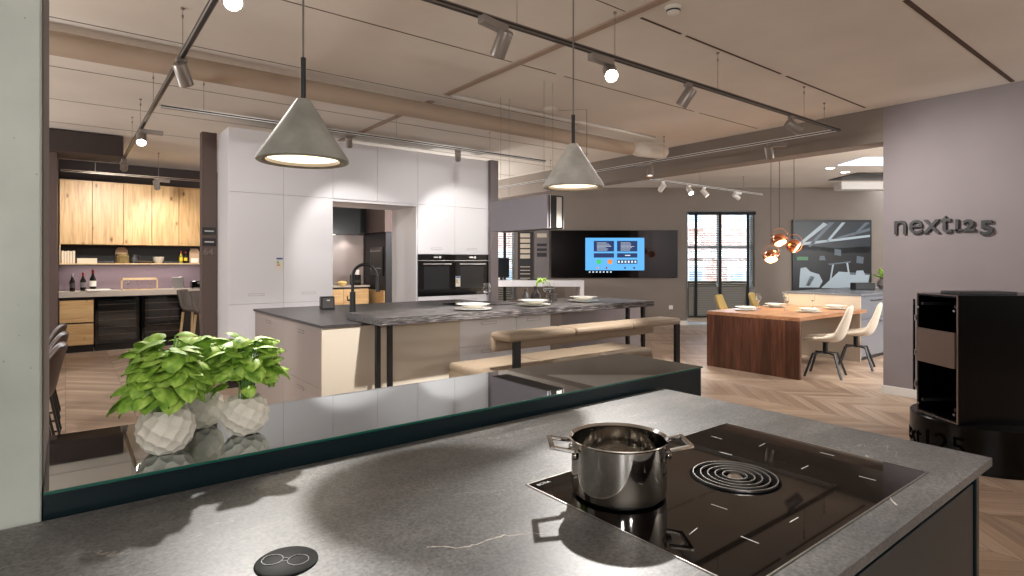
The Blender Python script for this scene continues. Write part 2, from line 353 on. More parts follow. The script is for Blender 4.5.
# the angled rear wall, with its window openings
D = 13.12
bw = B().box(-1.3, -.42, 0, .25, 0, CZ).box(-.42, .05, 0, .25, 2.6, CZ).box(.05, 4.0, 0, .25, 0, CZ).box(4.0, 5.55, 0, .25, 2.6, CZ).box(5.55, 10.5, 0, .25, 0, CZ)
struct('wall_back', bw, 'wallb', bk(0, D), ROT)
struct('baseboard_back', B().box(.05, 4.0, -.015, 0, 0, .1, .003).box(5.55, 10.5, -.015, 0, 0, .1, .003), 'whitetrim', bk(0, D), ROT)
struct('wall_back_right', B().box(10.3, 10.5, -12, 0, 0, CZ), 'wallb', bk(0, D), ROT)
# ceiling of the room behind: lowered panel, opening, skylight
def win(n, x0, x1, z0, z1, name):
    f = B(); w = .05
    f.box(x0, x1, .1, .18, z1-w, z1).box(x0, x1, .1, .18, z0, z0+w).box(x0, x0+w, .1, .18, z0, z1).box(x1-w, x1, .1, .18, z0, z1)
    if x1-x0 > 1: f.box((x0+x1)/2-.04, (x0+x1)/2+.04, .1, .18, z0, z1).box(x0, x1, .1, .18, 1.75, 1.82)
    o = struct(name, f, 'outwin', bk(0, D), ROT)
    g = part('pane', B().box(x0+.04, x1-.04, .135, .14, z0+.04, z1-.04), 'glass', o)
win(1, 4.0, 5.55, 0, 2.6, 'window_1'); win(2, -.42, .05, 0, 2.6, 'window_2')

# ------------------------------------------------------------------ outside
fac = thing('apartment_building', 'pale brick building with white window frames seen outside through the blinds', 'building', bk(0, 19.5), ROT)
fb = B().box(-6, 12, 0, .3, -3, 9)
part('wall', fb, 'brick', fac)
wb = B()
for i in range(-3, 8):
    for zz in (-.6, 2.7, 5.8):
        x = i*1.9-.3
        part('window', B().box(x, x+1.15, -.05, .02, zz, zz+1.9).box(x-.1, x+1.25, -.12, .02, zz-.12, zz).box(x-.08, x+1.23, -.06, .02, zz+1.9, zz+2.1), 'outwhite', fac)
        if 0 <= i: part('window_pane', B().box(x+.12, x+.53, -.06, -.04, zz+.12, zz+1.75).box(x+.62, x+1.03, -.06, -.04, zz+.12, zz+1.75), 'outglass', fac)
part('ledge', B().box(-6, 12, -.1, .02, 1.55, 1.85), 'outwhite', fac)
solo('balcony_wall', B().box(-1.5, 9, 0, .15, 0, .95, .01), 'olive', 'low olive balcony wall outside behind the window blinds', 'wall', bk(0, 14.9), ROT)

# venetian blinds
def blind(x0, x1, z0, z1, tapes, label, zc):
    t = thing('venetian_blind', label, 'blind', bk((x0+x1)/2, D-.06), ROT)
    w = (x1-x0)/2; s = B(); z = z1-.07
    while z > z0+.02:
        steep = z < zc
        a = math.radians(62 if steep else 17)
        s.box(-w, w, -.025, .025, -.0015, .0015, mat=Matrix.Translation((0, 0, z)) @ Matrix.Rotation(a, 4, 'X')); z -= .052
    part('slats', s, 'blind', t)
    part('headrail', B().box(-w-.01, w+.01, -.03, .03, z1-.06, z1, .004), 'tape', t)
    part('bottom_rail', B().box(-w, w, -.03, .03, z0, z0+.02, .004), 'tape', t)
    for x in tapes: part('tape', B().box(x-.032, x+.032, -.034, -.031, z0, z1), 'tape', t)
    part('cord', B().tube([(w-.1, -.035, z1-.1), (w-.1, -.035, 1.1)], .004), 'tape', t)
    return t
blind(4.02, 5.53, .2, 2.58, (-.6, -.05, .58), 'black taped venetian blind over the tall window behind the walnut table', .85)
blind(-.40, .03, .2, 2.56, (.02,), 'narrow venetian blind beside the tall white oven cabinets', .3)

# ------------------------------------------------------------------ foreground island
ISL = thing('kitchen_island', 'dark foreground island base with teal black glass fronts under the stone worktop', 'kitchen island', (0, .9, 0))
part('body', B().box(-1.6, 1.80, -.468, .48, .08, .87), 'black', ISL)
part('plinth', B().box(-1.6, 1.74, -.38, .44, 0, .08), 'black', ISL)
for i, (a, b_) in enumerate(((.92, 1.79), (.02, .9), (-.88, 0), (-1.6, -.9))):
    d = part('drawer_front', B().box(a, b_, -.476, -.469, .5, .885, .001), 'teal', ISL)
    d = part('drawer_front', B().box(a, b_, -.476, -.469, .1, .47, .001), 'teal', ISL)
part('side_panel', B().box(1.802, 1.826, -.480, .48, .0, .929, .002), 'teal', ISL)
part('rail', B().box(-1.6, 1.80, -.42, .47, .87, .929), 'black', ISL)
# worktop with the hob cut-out
wt = B(); hx0, hx1, hy0, hy1 = .80, 1.585, -.44, .075
wt.box(-1.6, hx0, -.505, .50, .93, .95).box(hx1, 1.83, -.505, .50, .93, .95).box(hx0, hx1, -.505, hy0, .93, .95).box(hx0, hx1, hy1, .50, .93, .95)
vr = random.Random(3)
wt.m = 1
for line, wv in ((((.491, .868), (.505, .861), (.534, .829), (.563, .826), (.603, .82), (.62, .823), (.631, .808), (.662, .797), (.685, .778)), .0016), (((1.6, .595), (1.56, .563), (1.51, .54)), .0022), (((1.405, .472), (1.36, .462), (1.31, .43)), .0018)):
    pts = []
    for (xa, ya), (xb, yb) in zip(line, line[1:]):
        for k in range(4): pts.append((xa+(xb-xa)*k/4+vr.uniform(-.003, .003), ya+(yb-ya)*k/4+vr.uniform(-.003, .003)-.9))
    for (xa, ya), (xb, yb) in zip(pts, pts[1:]):
        dx, dy = xb-xa, yb-ya; L = math.hypot(dx, dy) or 1; w_ = wv*vr.uniform(.3, 1.0); nx, ny = -dy/L*w_, dx/L*w_
        wt.prism([(xa-nx, ya-ny, .95), (xb-nx, yb-ny, .95), (xb+nx, yb+ny, .95), (xa+nx, ya+ny, .95)], (0, 0, .0002))
solo('island_worktop', wt, ['stone', 'vein'], 'dark grey stone worktop with pale veins in the foreground', 'worktop', (0, .9, 0))
hob = thing('induction_hob', 'black glass induction hob with round spiral extractor set flush in stone worktop', 'hob', (1.19, .718, .95))
part('glass_plate', B().box(-.388, .393, -.256, .256, -.008, .0012, .0008), 'hob', hob)
part('frame', B().box(-.391, .395, -.259, -.256, -.008, .0016).box(-.391, .395, .256, .259, -.008, .0016).box(-.391, -.388, -.259, .259, -.008, .0016).box(.393, .396, -.259, .259, -.008, .0016), 'brush', hob)
sp = B(); 
noz = thing('x', 'x', 'x'); bpy.data.objects.remove(noz)
rr = B()
for r in (.026, .042, .058, .074, .090): rr.lathe([(r-.0012, .0), (r-.0012, .005), (r+.0012, .005), (r+.0012, .0)], (0.01, 0, .002), 64, close=True)
noz = part('extractor_ring', rr, 'brush', hob, True)
part('extractor_disc', B().lathe([(0, .0015), (.098, .0015), (.098, .002), (0, .002)], (.01, 0, 0), 48), 'joint_black', noz)
part('extractor_knob', B().lathe([(0, .008), (.012, .007), (.016, .003)], (.01, 0, 0), 24), 'steel', noz, True)
mk = B()
for (x, y), a in zip(((1.43, .91), (1.47, .80), (1.33, .82), (1.53, .66), (1.39, .65), (1.43, .53), (1.03, .65), (1.09, .53), (.95, .54), (1.02, .80), (.90, .62)), (90, 5, 95, 90, 0, 92, 95, 0, 90, 0, 10)):
    a = math.radians(a); mk.box(-.017, .017, -.0008, .0008, 0, .0004, mat=Matrix.Translation((x-1.19, y-.718, .0013)) @ Matrix.Rotation(a, 4, 'Z'))
part('cooking_zone_mark', mk, 'printw', hob)
textmesh('BORA', .014, .0004, 'printw', 'lettering', hob, (-.375, .235, .0014), (0, 0, 0))
# pot
pot = thing('cooking_pot', 'open stainless steel pot with two rectangular handles on the hob', 'pot', (.93, .825, .9515))
R_, H_ = .1, .116
prof = [(0, 0), (R_-.012, 0), (R_-.002, .006), (R_, .02), (R_, H_-.004), (R_+.004, H_), (R_+.003, H_+.002), (R_-.002, H_-.003), (R_-.003, .012), (R_-.012, .006), (0, .006)]
part('body', B().lathe(prof, (0, 0, 0), 72), 'steel', pot, True)
part('base_ring', B().lathe([(R_-.02, -.001), (R_-.01, -.001), (R_-.01, .001), (R_-.02, .001)], (0, 0, .0), 48, close=True), 'black', pot, True)
ha = ROT+.02
for s in (1, -1):
    h = B(); q = Matrix.Rotation(ha if s > 0 else ha+PI, 4, 'Z')
    zt = H_-.018
    for (a, b_) in (((R_-.002, -.038), (R_+.045, -.034)), ((R_-.002, .038), (R_+.045, .034)), ((R_+.045, -.040), (R_+.045, .040))):
        p0, p1 = q @ Vector((a[0], a[1], zt)), q @ Vector((b_[0], b_[1], zt+.008)); 
        if a[0] == b_[0]: p0.z = zt+.008
        h.bar(p0, p1, .010, .007, .0015)
    ho = part('handle', h, 'steel', pot)
    rv = B()
    for yy in (-.03, .03): rv.lathe([(0, .004), (.006, .003), (.008, 0), (.008, -.004)], n=16, mat=q @ Matrix.Translation((R_, yy, zt-.012)) @ Matrix.Rotation(PI/2, 4, 'Y'))
    part('rivet', rv, 'steel', ho, True)
# socket lid
sk = thing('popup_socket', 'round black pop-up socket lid set in the stone worktop', 'socket', (.285, .965, .95))
part('lid', B().lathe([(0, .004), (.046, .004), (.049, .002), (.05, -.005)], n=48), 'socket', sk, True)
lr = B()
for dx, r in ((-.023, .017), (.019, .017), (-.002, .006)): lr.lathe([(r-.0012, 0), (r-.0012, .0008), (r, .0008), (r, 0)], (dx*FY, -dx*FX, .004), 32, close=True)
part('ring_mark', lr, 'signg', sk)

# raised bar with the glass top
rb = thing('raised_bar', 'long dark teal raised bar with mirror dark glass top behind the worktop', 'bar counter', (0, 1.42, 0))
part('body', B().box(-.033, 2.115, 0, .44, 0, .993), 'teal', rb)
part('glass_top', B().box(-.033, 2.12, -.004, .445, .9935, 1.0, .0008), 'glassdk', rb)
part('glass_edge', B().box(-.033, 2.121, -.0055, -.0042, .994, .9995).box(2.1202, 2.1215, -.0055, .445, .994, .9995), 'glassedge', rb)

# vases and basil
def fib(n): 
    g = PI*(3-math.sqrt(5))
    return [Vector((math.cos(g*i)*math.sqrt(1-(1-2*(i+.5)/n)**2), math.sin(g*i)*math.sqrt(1-(1-2*(i+.5)/n)**2), 1-2*(i+.5)/n)) for i in range(n)]
def vase(loc, R, seed, label, nl, spread):
    t = thing('plant_vase', label, 'vase', loc, seed*1.3, 'faceted vases with basil on the raised bar')
    pts = fib(78); bm = bmesh.new(); NU, NV = 120, 72; rows = []
    th0, th1 = math.radians(38), math.radians(152)
    for j in range(NV+1):
        th = th0+(th1-th0)*j/NV; row = []
        for i in range(NU):
            ph = 2*PI*i/NU; d = Vector((math.sin(th)*math.cos(ph), math.sin(th)*math.sin(ph), math.cos(th)))
            m = max(d.dot(p) for p in pts); ang = math.acos(min(1, m))
            row.append(bm.verts.new(d*R*(1-.07*(1-(ang/.235)**2))))
        rows.append(row)
    for a, b_ in zip(rows, rows[1:]):
        for i in range(NU): bm.faces.new((a[i], a[(i+1) % NU], b_[(i+1) % NU], b_[i]))
    bm.faces.new(rows[-1][::-1])
    zb = -R*math.cos(th1); 
    for v in bm.verts: v.co.z += zb
    # inner lip
    top = rows[0]; zr = top[0].co.z
    inn = [bm.verts.new((v.co.x*.9, v.co.y*.9, v.co.z-.002)) for v in top]; inn2 = [bm.verts.new((v.co.x*.9, v.co.y*.9, v.co.z-.02)) for v in top]
    for a, b_ in ((top, inn), (inn, inn2)):
        for i in range(NU): bm.faces.new((a[i], b_[i], b_[(i+1) % NU], a[(i+1) % NU]))
    b = B(); b.bm.free(); b.bm = bm
    part('vase_body', b, 'vase', t, False)
    rt = R*math.sin(th0)
    part('soil', B().lathe([(0, zr-.012), (rt*.9, zr-.014)], n=24), 'soil', t)
    rng = random.Random(seed); fol = B(); st = B()
    for k in range(nl):
        u = rng.random(); az = rng.random()*2*PI; el = rng.random()**.7
        hgt = zr+.024+(spread[1])*el*(.55+.5*rng.random()); rad = spread[0]*math.sqrt(rng.random())*(1-.45*el*el)+.008
        base = Vector((math.cos(az)*rad*.75+spread[2], math.sin(az)*rad*.75+spread[3], hgt))
        if k % 5 == 0: st.tube([(rng.uniform(-1, 1)*rt*.5, rng.uniform(-1, 1)*rt*.5, zr-.02), (base.x*.4, base.y*.4, (zr+base.z)/2), tuple(base)], .0016, 6)
        L = rng.uniform(.044, .074); W = L*rng.uniform(.66, .8)
        yaw = az+rng.uniform(-.7, .7); pitch = rng.uniform(-.75, .45) if rad > .035 else rng.uniform(-.3, .5); roll = rng.uniform(-.5, .5)
        m = Matrix.Translation(base) @ Matrix.Rotation(yaw, 4, 'Z') @ Matrix.Rotation(-pitch, 4, 'Y') @ Matrix.Rotation(roll, 4, 'X')
        n1 = 7; grid = []
        for i in range(n1+1):
            s_ = i/n1; wv = W*.5*(math.sin(PI*min(1, s_**.78))**.62 if 0 < s_ < 1 else 0.02)
            row = []
            for j in range(-3, 4):
                tt = j/3; x = s_*L; y = tt*wv; z = -.9*L*.26*s_*s_ + .22*W*(1-tt*tt)*math.sin(PI*s_) - .1*W*(1-abs(tt))**3 + .0016*math.sin(s_*22)*abs(tt)
                row.append(fol.bm.verts.new(m @ Vector((x, y, z))))
            grid.append(row)
        for a, b_ in zip(grid, grid[1:]):
            for j in range(6): fol.bm.faces.new((a[j], b_[j], b_[j+1], a[j+1]))
    fo = B(); fo.bm.free(); fo.bm = fol.bm
    me = bpy.data.meshes.new('foliage'); fo.bm.to_mesh(me); fo.bm.free(); me.materials.append(MT['leaf'])
    me.polygons.foreach_set('use_smooth', [True]*len(me.polygons))
    o = bpy.data.objects.new('foliage', me); COL.objects.link(o); o.parent = t
    part('stem', st, 'stem', t, True)
    return t
vase((.185, 1.545, 1.0), .062, 3, 'white faceted round vase with bushy basil, nearest to the concrete pillar', 150, (.062, .14, .0, .0))
vase((.285, 1.72, 1.0), .058, 5, 'white faceted vase with basil, mostly hidden behind the left vase', 80, (.06, .13, 0, 0))
vase((.365, 1.585, 1.0), .058, 11, 'white faceted round vase with basil, right one of the vases on the glass bar', 85, (.062, .135, .0, .0))

# ------------------------------------------------------------------ pendants over the bar
def pendant(loc, mat, label, R=.165, H=.235, rzt=.15):
    t = thing('pendant_lamp', label, 'pendant lamp', loc, 0, 'concrete cone pendants')
    part('shade', B().lathe([(.012, H), (.022, H-.002), (R-.001, .012), (R, .003), (R-.004, 0), (R-.018, .0), (R-.024, .006), (.02, H-.02)], n=72), mat, t, True)
    part('diffuser', B().lathe([(0, .018), (R*.77, .014), (R*.8, .016), (R*.77, .02), (0, .022)], n=48), 'inner', t, True)
    part('rim_ring', B().lathe([(R*.8, .004), (R*.83, .004), (R*.83, .018), (R*.8, .018)], n=48, close=True), 'grey', t, True)
    part('stem', B().tube([(0, 0, H-.01), (0, 0, H+rzt)], .009, 12), 'black', t, True)
    part('cord', B().tube([(0, 0, H+rzt), (0, 0, CZ-loc[2]-.03)], .0035, 8), 'cable', t, True)
    part('ceiling_cup', B().lathe([(0, 0), (.04, 0), (.045, .03), (0, .03)], (0, 0, CZ-loc[2]-.03), 24), 'grey', t, True)
    l = bpy.data.lights.new('bulb_or_fill', 'SPOT'); l.energy = 14; l.spot_size = math.radians(120); l.spot_blend = .6; l.color = (1, .86, .68); l.shadow_soft_size = .05
    lo = bpy.data.objects.new('bulb_or_fill', l); COL.objects.link(lo); lo.parent = t; lo.location = (0, 0, -.01)
    return t
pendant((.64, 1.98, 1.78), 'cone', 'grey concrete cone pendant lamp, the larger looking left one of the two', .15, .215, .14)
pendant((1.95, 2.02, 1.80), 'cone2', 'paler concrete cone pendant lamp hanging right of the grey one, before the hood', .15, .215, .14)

# ------------------------------------------------------------------ track lighting
def track(label, x0, y0, x1, y1, z, wires, mat='track', w=.034, endcap=True):
    t = thing('track_rail', label, 'lighting track', (x0, y0, z))
    L = math.hypot(x1-x0, y1-y0); a = math.atan2(y1-y0, x1-x0); q = Matrix.Rotation(a, 4, 'Z')
    part('rail', B().box(0, L, -w/2, w/2, 0, .03, .003, mat=q), mat, t)
    part('slot', B().box(.01, L-.01, -w*.28, w*.28, -.0015, .002, mat=q).box(.01, L-.01, w/2, w/2+.001, .008, .02, mat=q).box(.01, L-.01, -w/2-.001, -w/2, .008, .02, mat=q), 'black', t)
    for d in wires:
        p = q @ Vector((d, 0, 0))
        part('suspension_wire', B().tube([(p.x, p.y, .028), (p.x, p.y, CZ-z)], .0022, 6).lathe([(0, 0), (.012, 0), (.012, .012), (0, .012)], (p.x, p.y, CZ-z-.012), 12).lathe([(0, 0), (.007, 0), (.007, .02), (0, .02)], (p.x, p.y, CZ-z-.07), 10), 'grey', t)
    return t
TZ = 2.81
track('long grey lighting track above the bar table, ending at the corner near the sign wall', -.5, 2.65, 6.42, 2.65, TZ, (2.6, 3.45, 4.68, 6.15))
track('pale lighting track in front of the header beam over the dining opening', 6.40, 2.67, 6.40, 10.2, TZ, (.12, 2.2, 4.5), 'trackw')
track('grey lighting track on the left running toward the oak wall cabinets', .62, 2.70, .62, 9.3, TZ, (1.68, 3.3, 4.4, 5.35))
track('pale track running in front of the tall white cabinets', .66, 5.93, 5.2, 5.93, TZ, (.35, 2.3, 3.6), 'trackw')
track('white lighting track with small spots near the window in the dining room', 7.6, 6.15, 11.3, 6.15, TZ, (1.5, 3.0), 'trackw')
track('beige lighting track in front of the oak wall cabinets', -.05, 10.45, 2.4, 10.45, 2.74, (.4, 1.2), 'pipe')
def spot(loc, tgt, label, power, boxdir=None, lit=False, sc_=1.0, color=(1, .96, .91), cone=52, mat='grey', blend=.5, soft=.03, group='track spotlights'):
    t = thing('track_spotlight', label, 'spotlight', loc, 0, group)
    d = (Vector(tgt)-Vector(loc)).normalized(); hp = Vector((0, 0, -.085*sc_))
    part('arm', B().tube([(0, 0, 0), tuple(hp)], .008*sc_, 8), mat, t, True)
    if boxdir is not None:
        v = Vector((math.cos(boxdir), math.sin(boxdir), 0))
        part('gear_box', B().bar(v*-.02+Vector((0, 0, -.028)), v*.19*sc_+Vector((0, 0, -.028)), .05*sc_, .045*sc_, .003), mat, t)
    else: part('adapter', B().box(-.035, .035, -.02, .02, -.03, 0, .003), mat, t)
    q = d.to_track_quat('Z', 'Y').to_matrix().to_4x4(); m = Matrix.Translation(hp) @ q
    r = .045*sc_; h0, h1 = -.05*sc_, .10*sc_
    hd = part('head', B().lathe([(0, h0), (r*.9, h0), (r, h0+.008), (r, h1), (r*.93, h1), (r*.88, h1-.02), (0, h1-.021)], n=32, mat=m), mat, t, True)
    part('lens', B().lathe([(0, h1-.018), (r*.86, h1-.018), (r*.86, h1-.0165), (0, h1-.0165)], n=24, mat=m), 'lens' if lit else 'lensd', hd, True)
    l = bpy.data.lights.new('spot_or_fill', 'SPOT'); l.energy = power; l.spot_size = math.radians(cone); l.spot_blend = blend; l.color = color; l.shadow_soft_size = soft
    lo = bpy.data.objects.new('spot_or_fill', l); COL.objects.link(lo); lo.parent = t
    lo.matrix_local = Matrix.Translation(hp + d*(h1+.02)) @ d.to_track_quat('-Z', 'Y').to_matrix().to_4x4()
    return t
S = TZ+.004
spot((.62, 3.02, S), (.78, .8, .95), 'lit track spotlight on the left track nearest the camera, at the top edge', 330, ROT, True, cone=40, blend=.9)
spot((.62, 4.42, S), (1.5, 5.6, 1.0), 'grey cylinder spotlight on the left track, second from the camera', 130, None)
spot((.62, 7.0, S), (.3, 4.5, .0), 'lit spotlight on the left track above the tall cabinet corner', 120, 0, True)
spot((.62, 9.2, S), (.7, 11.6, 1.9), 'spotlight at the far end of the left track aimed at the oak cabinets', 100, None, cone=90, blend=1)
spot((1.12, 10.45, 2.744), (1.5, 11.9, 1.5), 'small spotlight on the beige track in front of the oak cabinets', 50, .3, cone=90, blend=1)
spot((2.4, 5.93, S), (3.0, 7.1, 1.6), 'small spotlight above the opening in the white cabinets', 50, None, sc_=.8, cone=70)
spot((3.78, 5.93, S), (4.6, 7.1, 1.7), 'small spotlight above the built-in ovens', 50, None, sc_=.8, cone=70)
spot((2.0, 2.65, S), (2.1, 4.4, .7), 'large grey cylinder spotlight with a box beside the right pendant cord', 330, PI+.2)
spot((2.9, 2.65, S), (1.35, .75, .95), 'bright lit spotlight in the middle of the long track', 290, PI, True, cone=46)
spot((3.78, 2.65, S), (3.3, 4.2, .6), 'grey spotlight right of the bright lit one on the long track', 340, None)
spot((5.4, 2.65, S), (7.09, 1.6, 1.6), 'grey cylinder spotlight on the long track near its corner, aimed at the sign wall', 150, None, cone=110, blend=1)
spot((6.4, 3.4, S), (8.2, 3.9, .5), 'spotlight with side box just under the track corner', 220, -.8)
spot((6.4, 5.1, S), (6.0, 5.0, 0), 'spotlight on the pale track left of the dining opening', 160, 2.4)
WS = 'white spots on the dining room track'
spot((8.05, 6.15, S), (8.6, 8.0, 1.4), 'white spotlight nearest to the header on the dining room track', 35, None, mat='trackw', group=WS)
spot((8.8, 6.15, S), (8.0, 4.2, .7), 'lit white spotlight, second on the dining room track', 140, None, True, mat='trackw', group=WS)
spot((9.25, 6.15, S), (10.0, 4.5, .5), 'white spotlight, third on the dining room track', 140, None, mat='trackw', group=WS)
spot((10.3, 6.15, S), (12.5, 5.6, 1.6), 'white spotlight at the right end of the dining room track', 140, 0, mat='trackw', group=WS)
# added fill spots without fixtures that brighten parts of the room
def bulb_or_fill(loc, tgt, power, cone=80, color=(1, .96, .92), blend=.7, soft=.06):
    l = bpy.data.lights.new('spot_or_fill', 'SPOT'); l.energy = power; l.spot_size = math.radians(cone); l.spot_blend = blend; l.color = color; l.shadow_soft_size = soft
    lo = bpy.data.objects.new('spot_or_fill', l); COL.objects.link(lo); lo.location = loc
    lo.rotation_euler = (Vector(tgt)-Vector(loc)).to_track_quat('-Z', 'Y').to_euler()
bulb_or_fill((1.0, 4.4, 2.78), (1.6, 7.1, 1.7), 80, 62, blend=1)
bulb_or_fill((3.0, 4.6, 2.78), (4.2, 7.1, 1.8), 80, 62, blend=1)
bulb_or_fill((-.6, .6, 2.95), (-.4, 1.45, 1.6), 14, 90, (.95, 1, .95))
bulb_or_fill((4.2, 5.2, 2.78), (4.0, 3.4, .4), 120, 90)
bulb_or_fill((.4, 9.9, 2.7), (.5, 11.6, 1.5), 90, 100, blend=1)
led = bpy.data.lights.new('led_strip', 'AREA'); led.shape = 'RECTANGLE'; led.size = 1.9; led.size_y = .02; led.energy = 7; led.color = (1, .93, .86)
lo = bpy.data.objects.new('led_strip', led); COL.objects.link(lo); lo.location = (.93, 11.75, 1.396)
bulb_or_fill((4.4, 9.6, 2.9), (4.6, 11.8, 1.3), 60, 90)
bulb_or_fill((5.6, 4.2, 2.9), (6.0, 3.8, 0), 130, 100)
# added fill lights out of view: only a cap and cord, no globe modelled
def globe(loc, power, label, color=(1, .975, .95)):
    t = thing('fill_lamp', label, 'pendant lamp', loc, 0, 'added fill lights out of view')
    part('cord', B().tube([(0, 0, .17), (0, 0, CZ-loc[2])], .004, 6), 'black', t)
    part('cap', B().lathe([(0, .2), (.03, .2), (.04, .15), (0, .15)], n=16), 'brush', t, True)
    l = bpy.data.lights.new('bulb_or_fill', 'POINT'); l.energy = power; l.color = color; l.shadow_soft_size = .15
    lo = bpy.data.objects.new('bulb_or_fill', l); COL.objects.link(lo); lo.parent = t
for k, (loc, p) in enumerate((((-1.4, -2.0, 2.1), 110), ((-.5, -3.0, 2.0), 110), ((6.4, -3.4, 2.1), 160), ((-2.2, 4.6, 2.1), 170), ((-2.4, 8.6, 2.1), 120), ((5.1, 9.2, 1.9), 110), ((9.0, .9, 2.2), 210), ((6.2, 10.0, 2.3), 60), ((12.2, 1.6, 2.2), 160))):
    globe(loc, p, 'added fill light out of view, ' + ['behind the viewer', 'behind the hob', 'beside the sign wall', 'left of the pillar', 'near the wine bar end', 'in the rear kitchen', 'behind the sign wall', 'near the sample boards', 'in the dining room corner'][k])

# pipe and ceiling devices
solo('ceiling_pipe', B().tube([(-.6, 0, 0), (6.1, 0, 0)], .085, 24), 'pipe', 'thick round beige pipe running under the ceiling', 'pipe', (0, 5.2, 2.99), smooth=True)
fl = B(); pts = [(6.15+.1*i, 5.2-.02*i, 2.99) for i in range(8)]
solo('flexible_duct', B().tube([(0, 0, 0), (.06, 0, 0), (.12, -.01, 0), (.5, -.09, 0), (.56, -.1, 0), (.6, -.11, 0)], [.05, .09, .1, .1, .09, .05], 20), 'ceiling', 'short insulated duct end beside the header beam', 'duct', (6.15, 5.2, 3.0), smooth=True)
solo('conduit_pipe', B().tube([(0, 0, 0), (3.2, 0, 0)], .018, 10), 'trackw', 'thin white conduit along the ceiling above the thick pipe', 'pipe', (3.1, 4.95, 3.122), smooth=True)
dt = thing('smoke_detector', 'round white smoke detector on the ceiling', 'smoke detector', (3.2, 2.36, CZ))
part('base', B().lathe([(0, 0), (.055, 0), (.055, -.018), (0, -.018)], n=32), 'detw', dt, True)
part('sensor_cap', B().lathe([(.045, -.018), (.042, -.04), (.025, -.052), (0, -.052)], n=32), 'detw', dt, True)
part('vent', B().lathe([(.046, -.024), (.0475, -.024), (.0455, -.034), (.044, -.034)], n=32, close=True), 'black', dt, True)
d2 = thing('ceiling_outlet', 'small white round cable outlet on the ceiling above the thick pipe', 'ceiling outlet', (4.25, 4.75, CZ))
part('cap', B().lathe([(0, 0), (.09, 0), (.08, -.03), (0, -.035)], n=24), 'detw', d2, True)
part('cable', B().tube([(0, 0, -.03), (.25, -.3, -.03), (.25, -.3, -.9)], .003, 6), 'cable', d2)

# ------------------------------------------------------------------ tall white cabinets
YT = 7.1; X0 = 1.455; WU = .601
LV = [(0.1, .955), (.955, 2.24), (2.24, 2.97)]
def grip(parent, x, z): return part('grip', B().box(x-.085, x+.085, -.0225, -.0205, z-.012, z+.012, .001), 'white', parent)
def sticker(parent, x, z, y=-.0225):
    s = part('energy_label', B().box(x-.04, x+.04, y-.001, y, z-.075, z+.075), 'label', parent, label='small energy label sticker')
    for i, c in enumerate(('sgreen', 'sgreen', 'syellow', 'sred')):
        part('colour_bar', B().box(x-.032, x-.012+i*.006, y-.0018, y-.001, z+.02-i*.014, z+.03-i*.014), c, s)
    part('header_strip', B().box(x-.036, x+.036, y-.0018, y-.001, z+.05, z+.07), 'sblue', s)
def door(parent, w, z0, z1, nm='door', g=None, mat='white'):
    d = part(nm, B().box(.0015, w-.0015, -.02, 0, z0+.0015, z1-.0015, .0015), mat, parent)
    if g is not None:
        part('grip', B().box(w/2-.085, w/2+.085, -.0212, -.0195, g-.013, g+.013, .0008), 'mauve', d)
        part('grip_face', B().box(w/2-.082, w/2+.082, -.0218, -.021, g-.010, g+.010), mat, d)
    return d
names = ['leftmost', 'second']
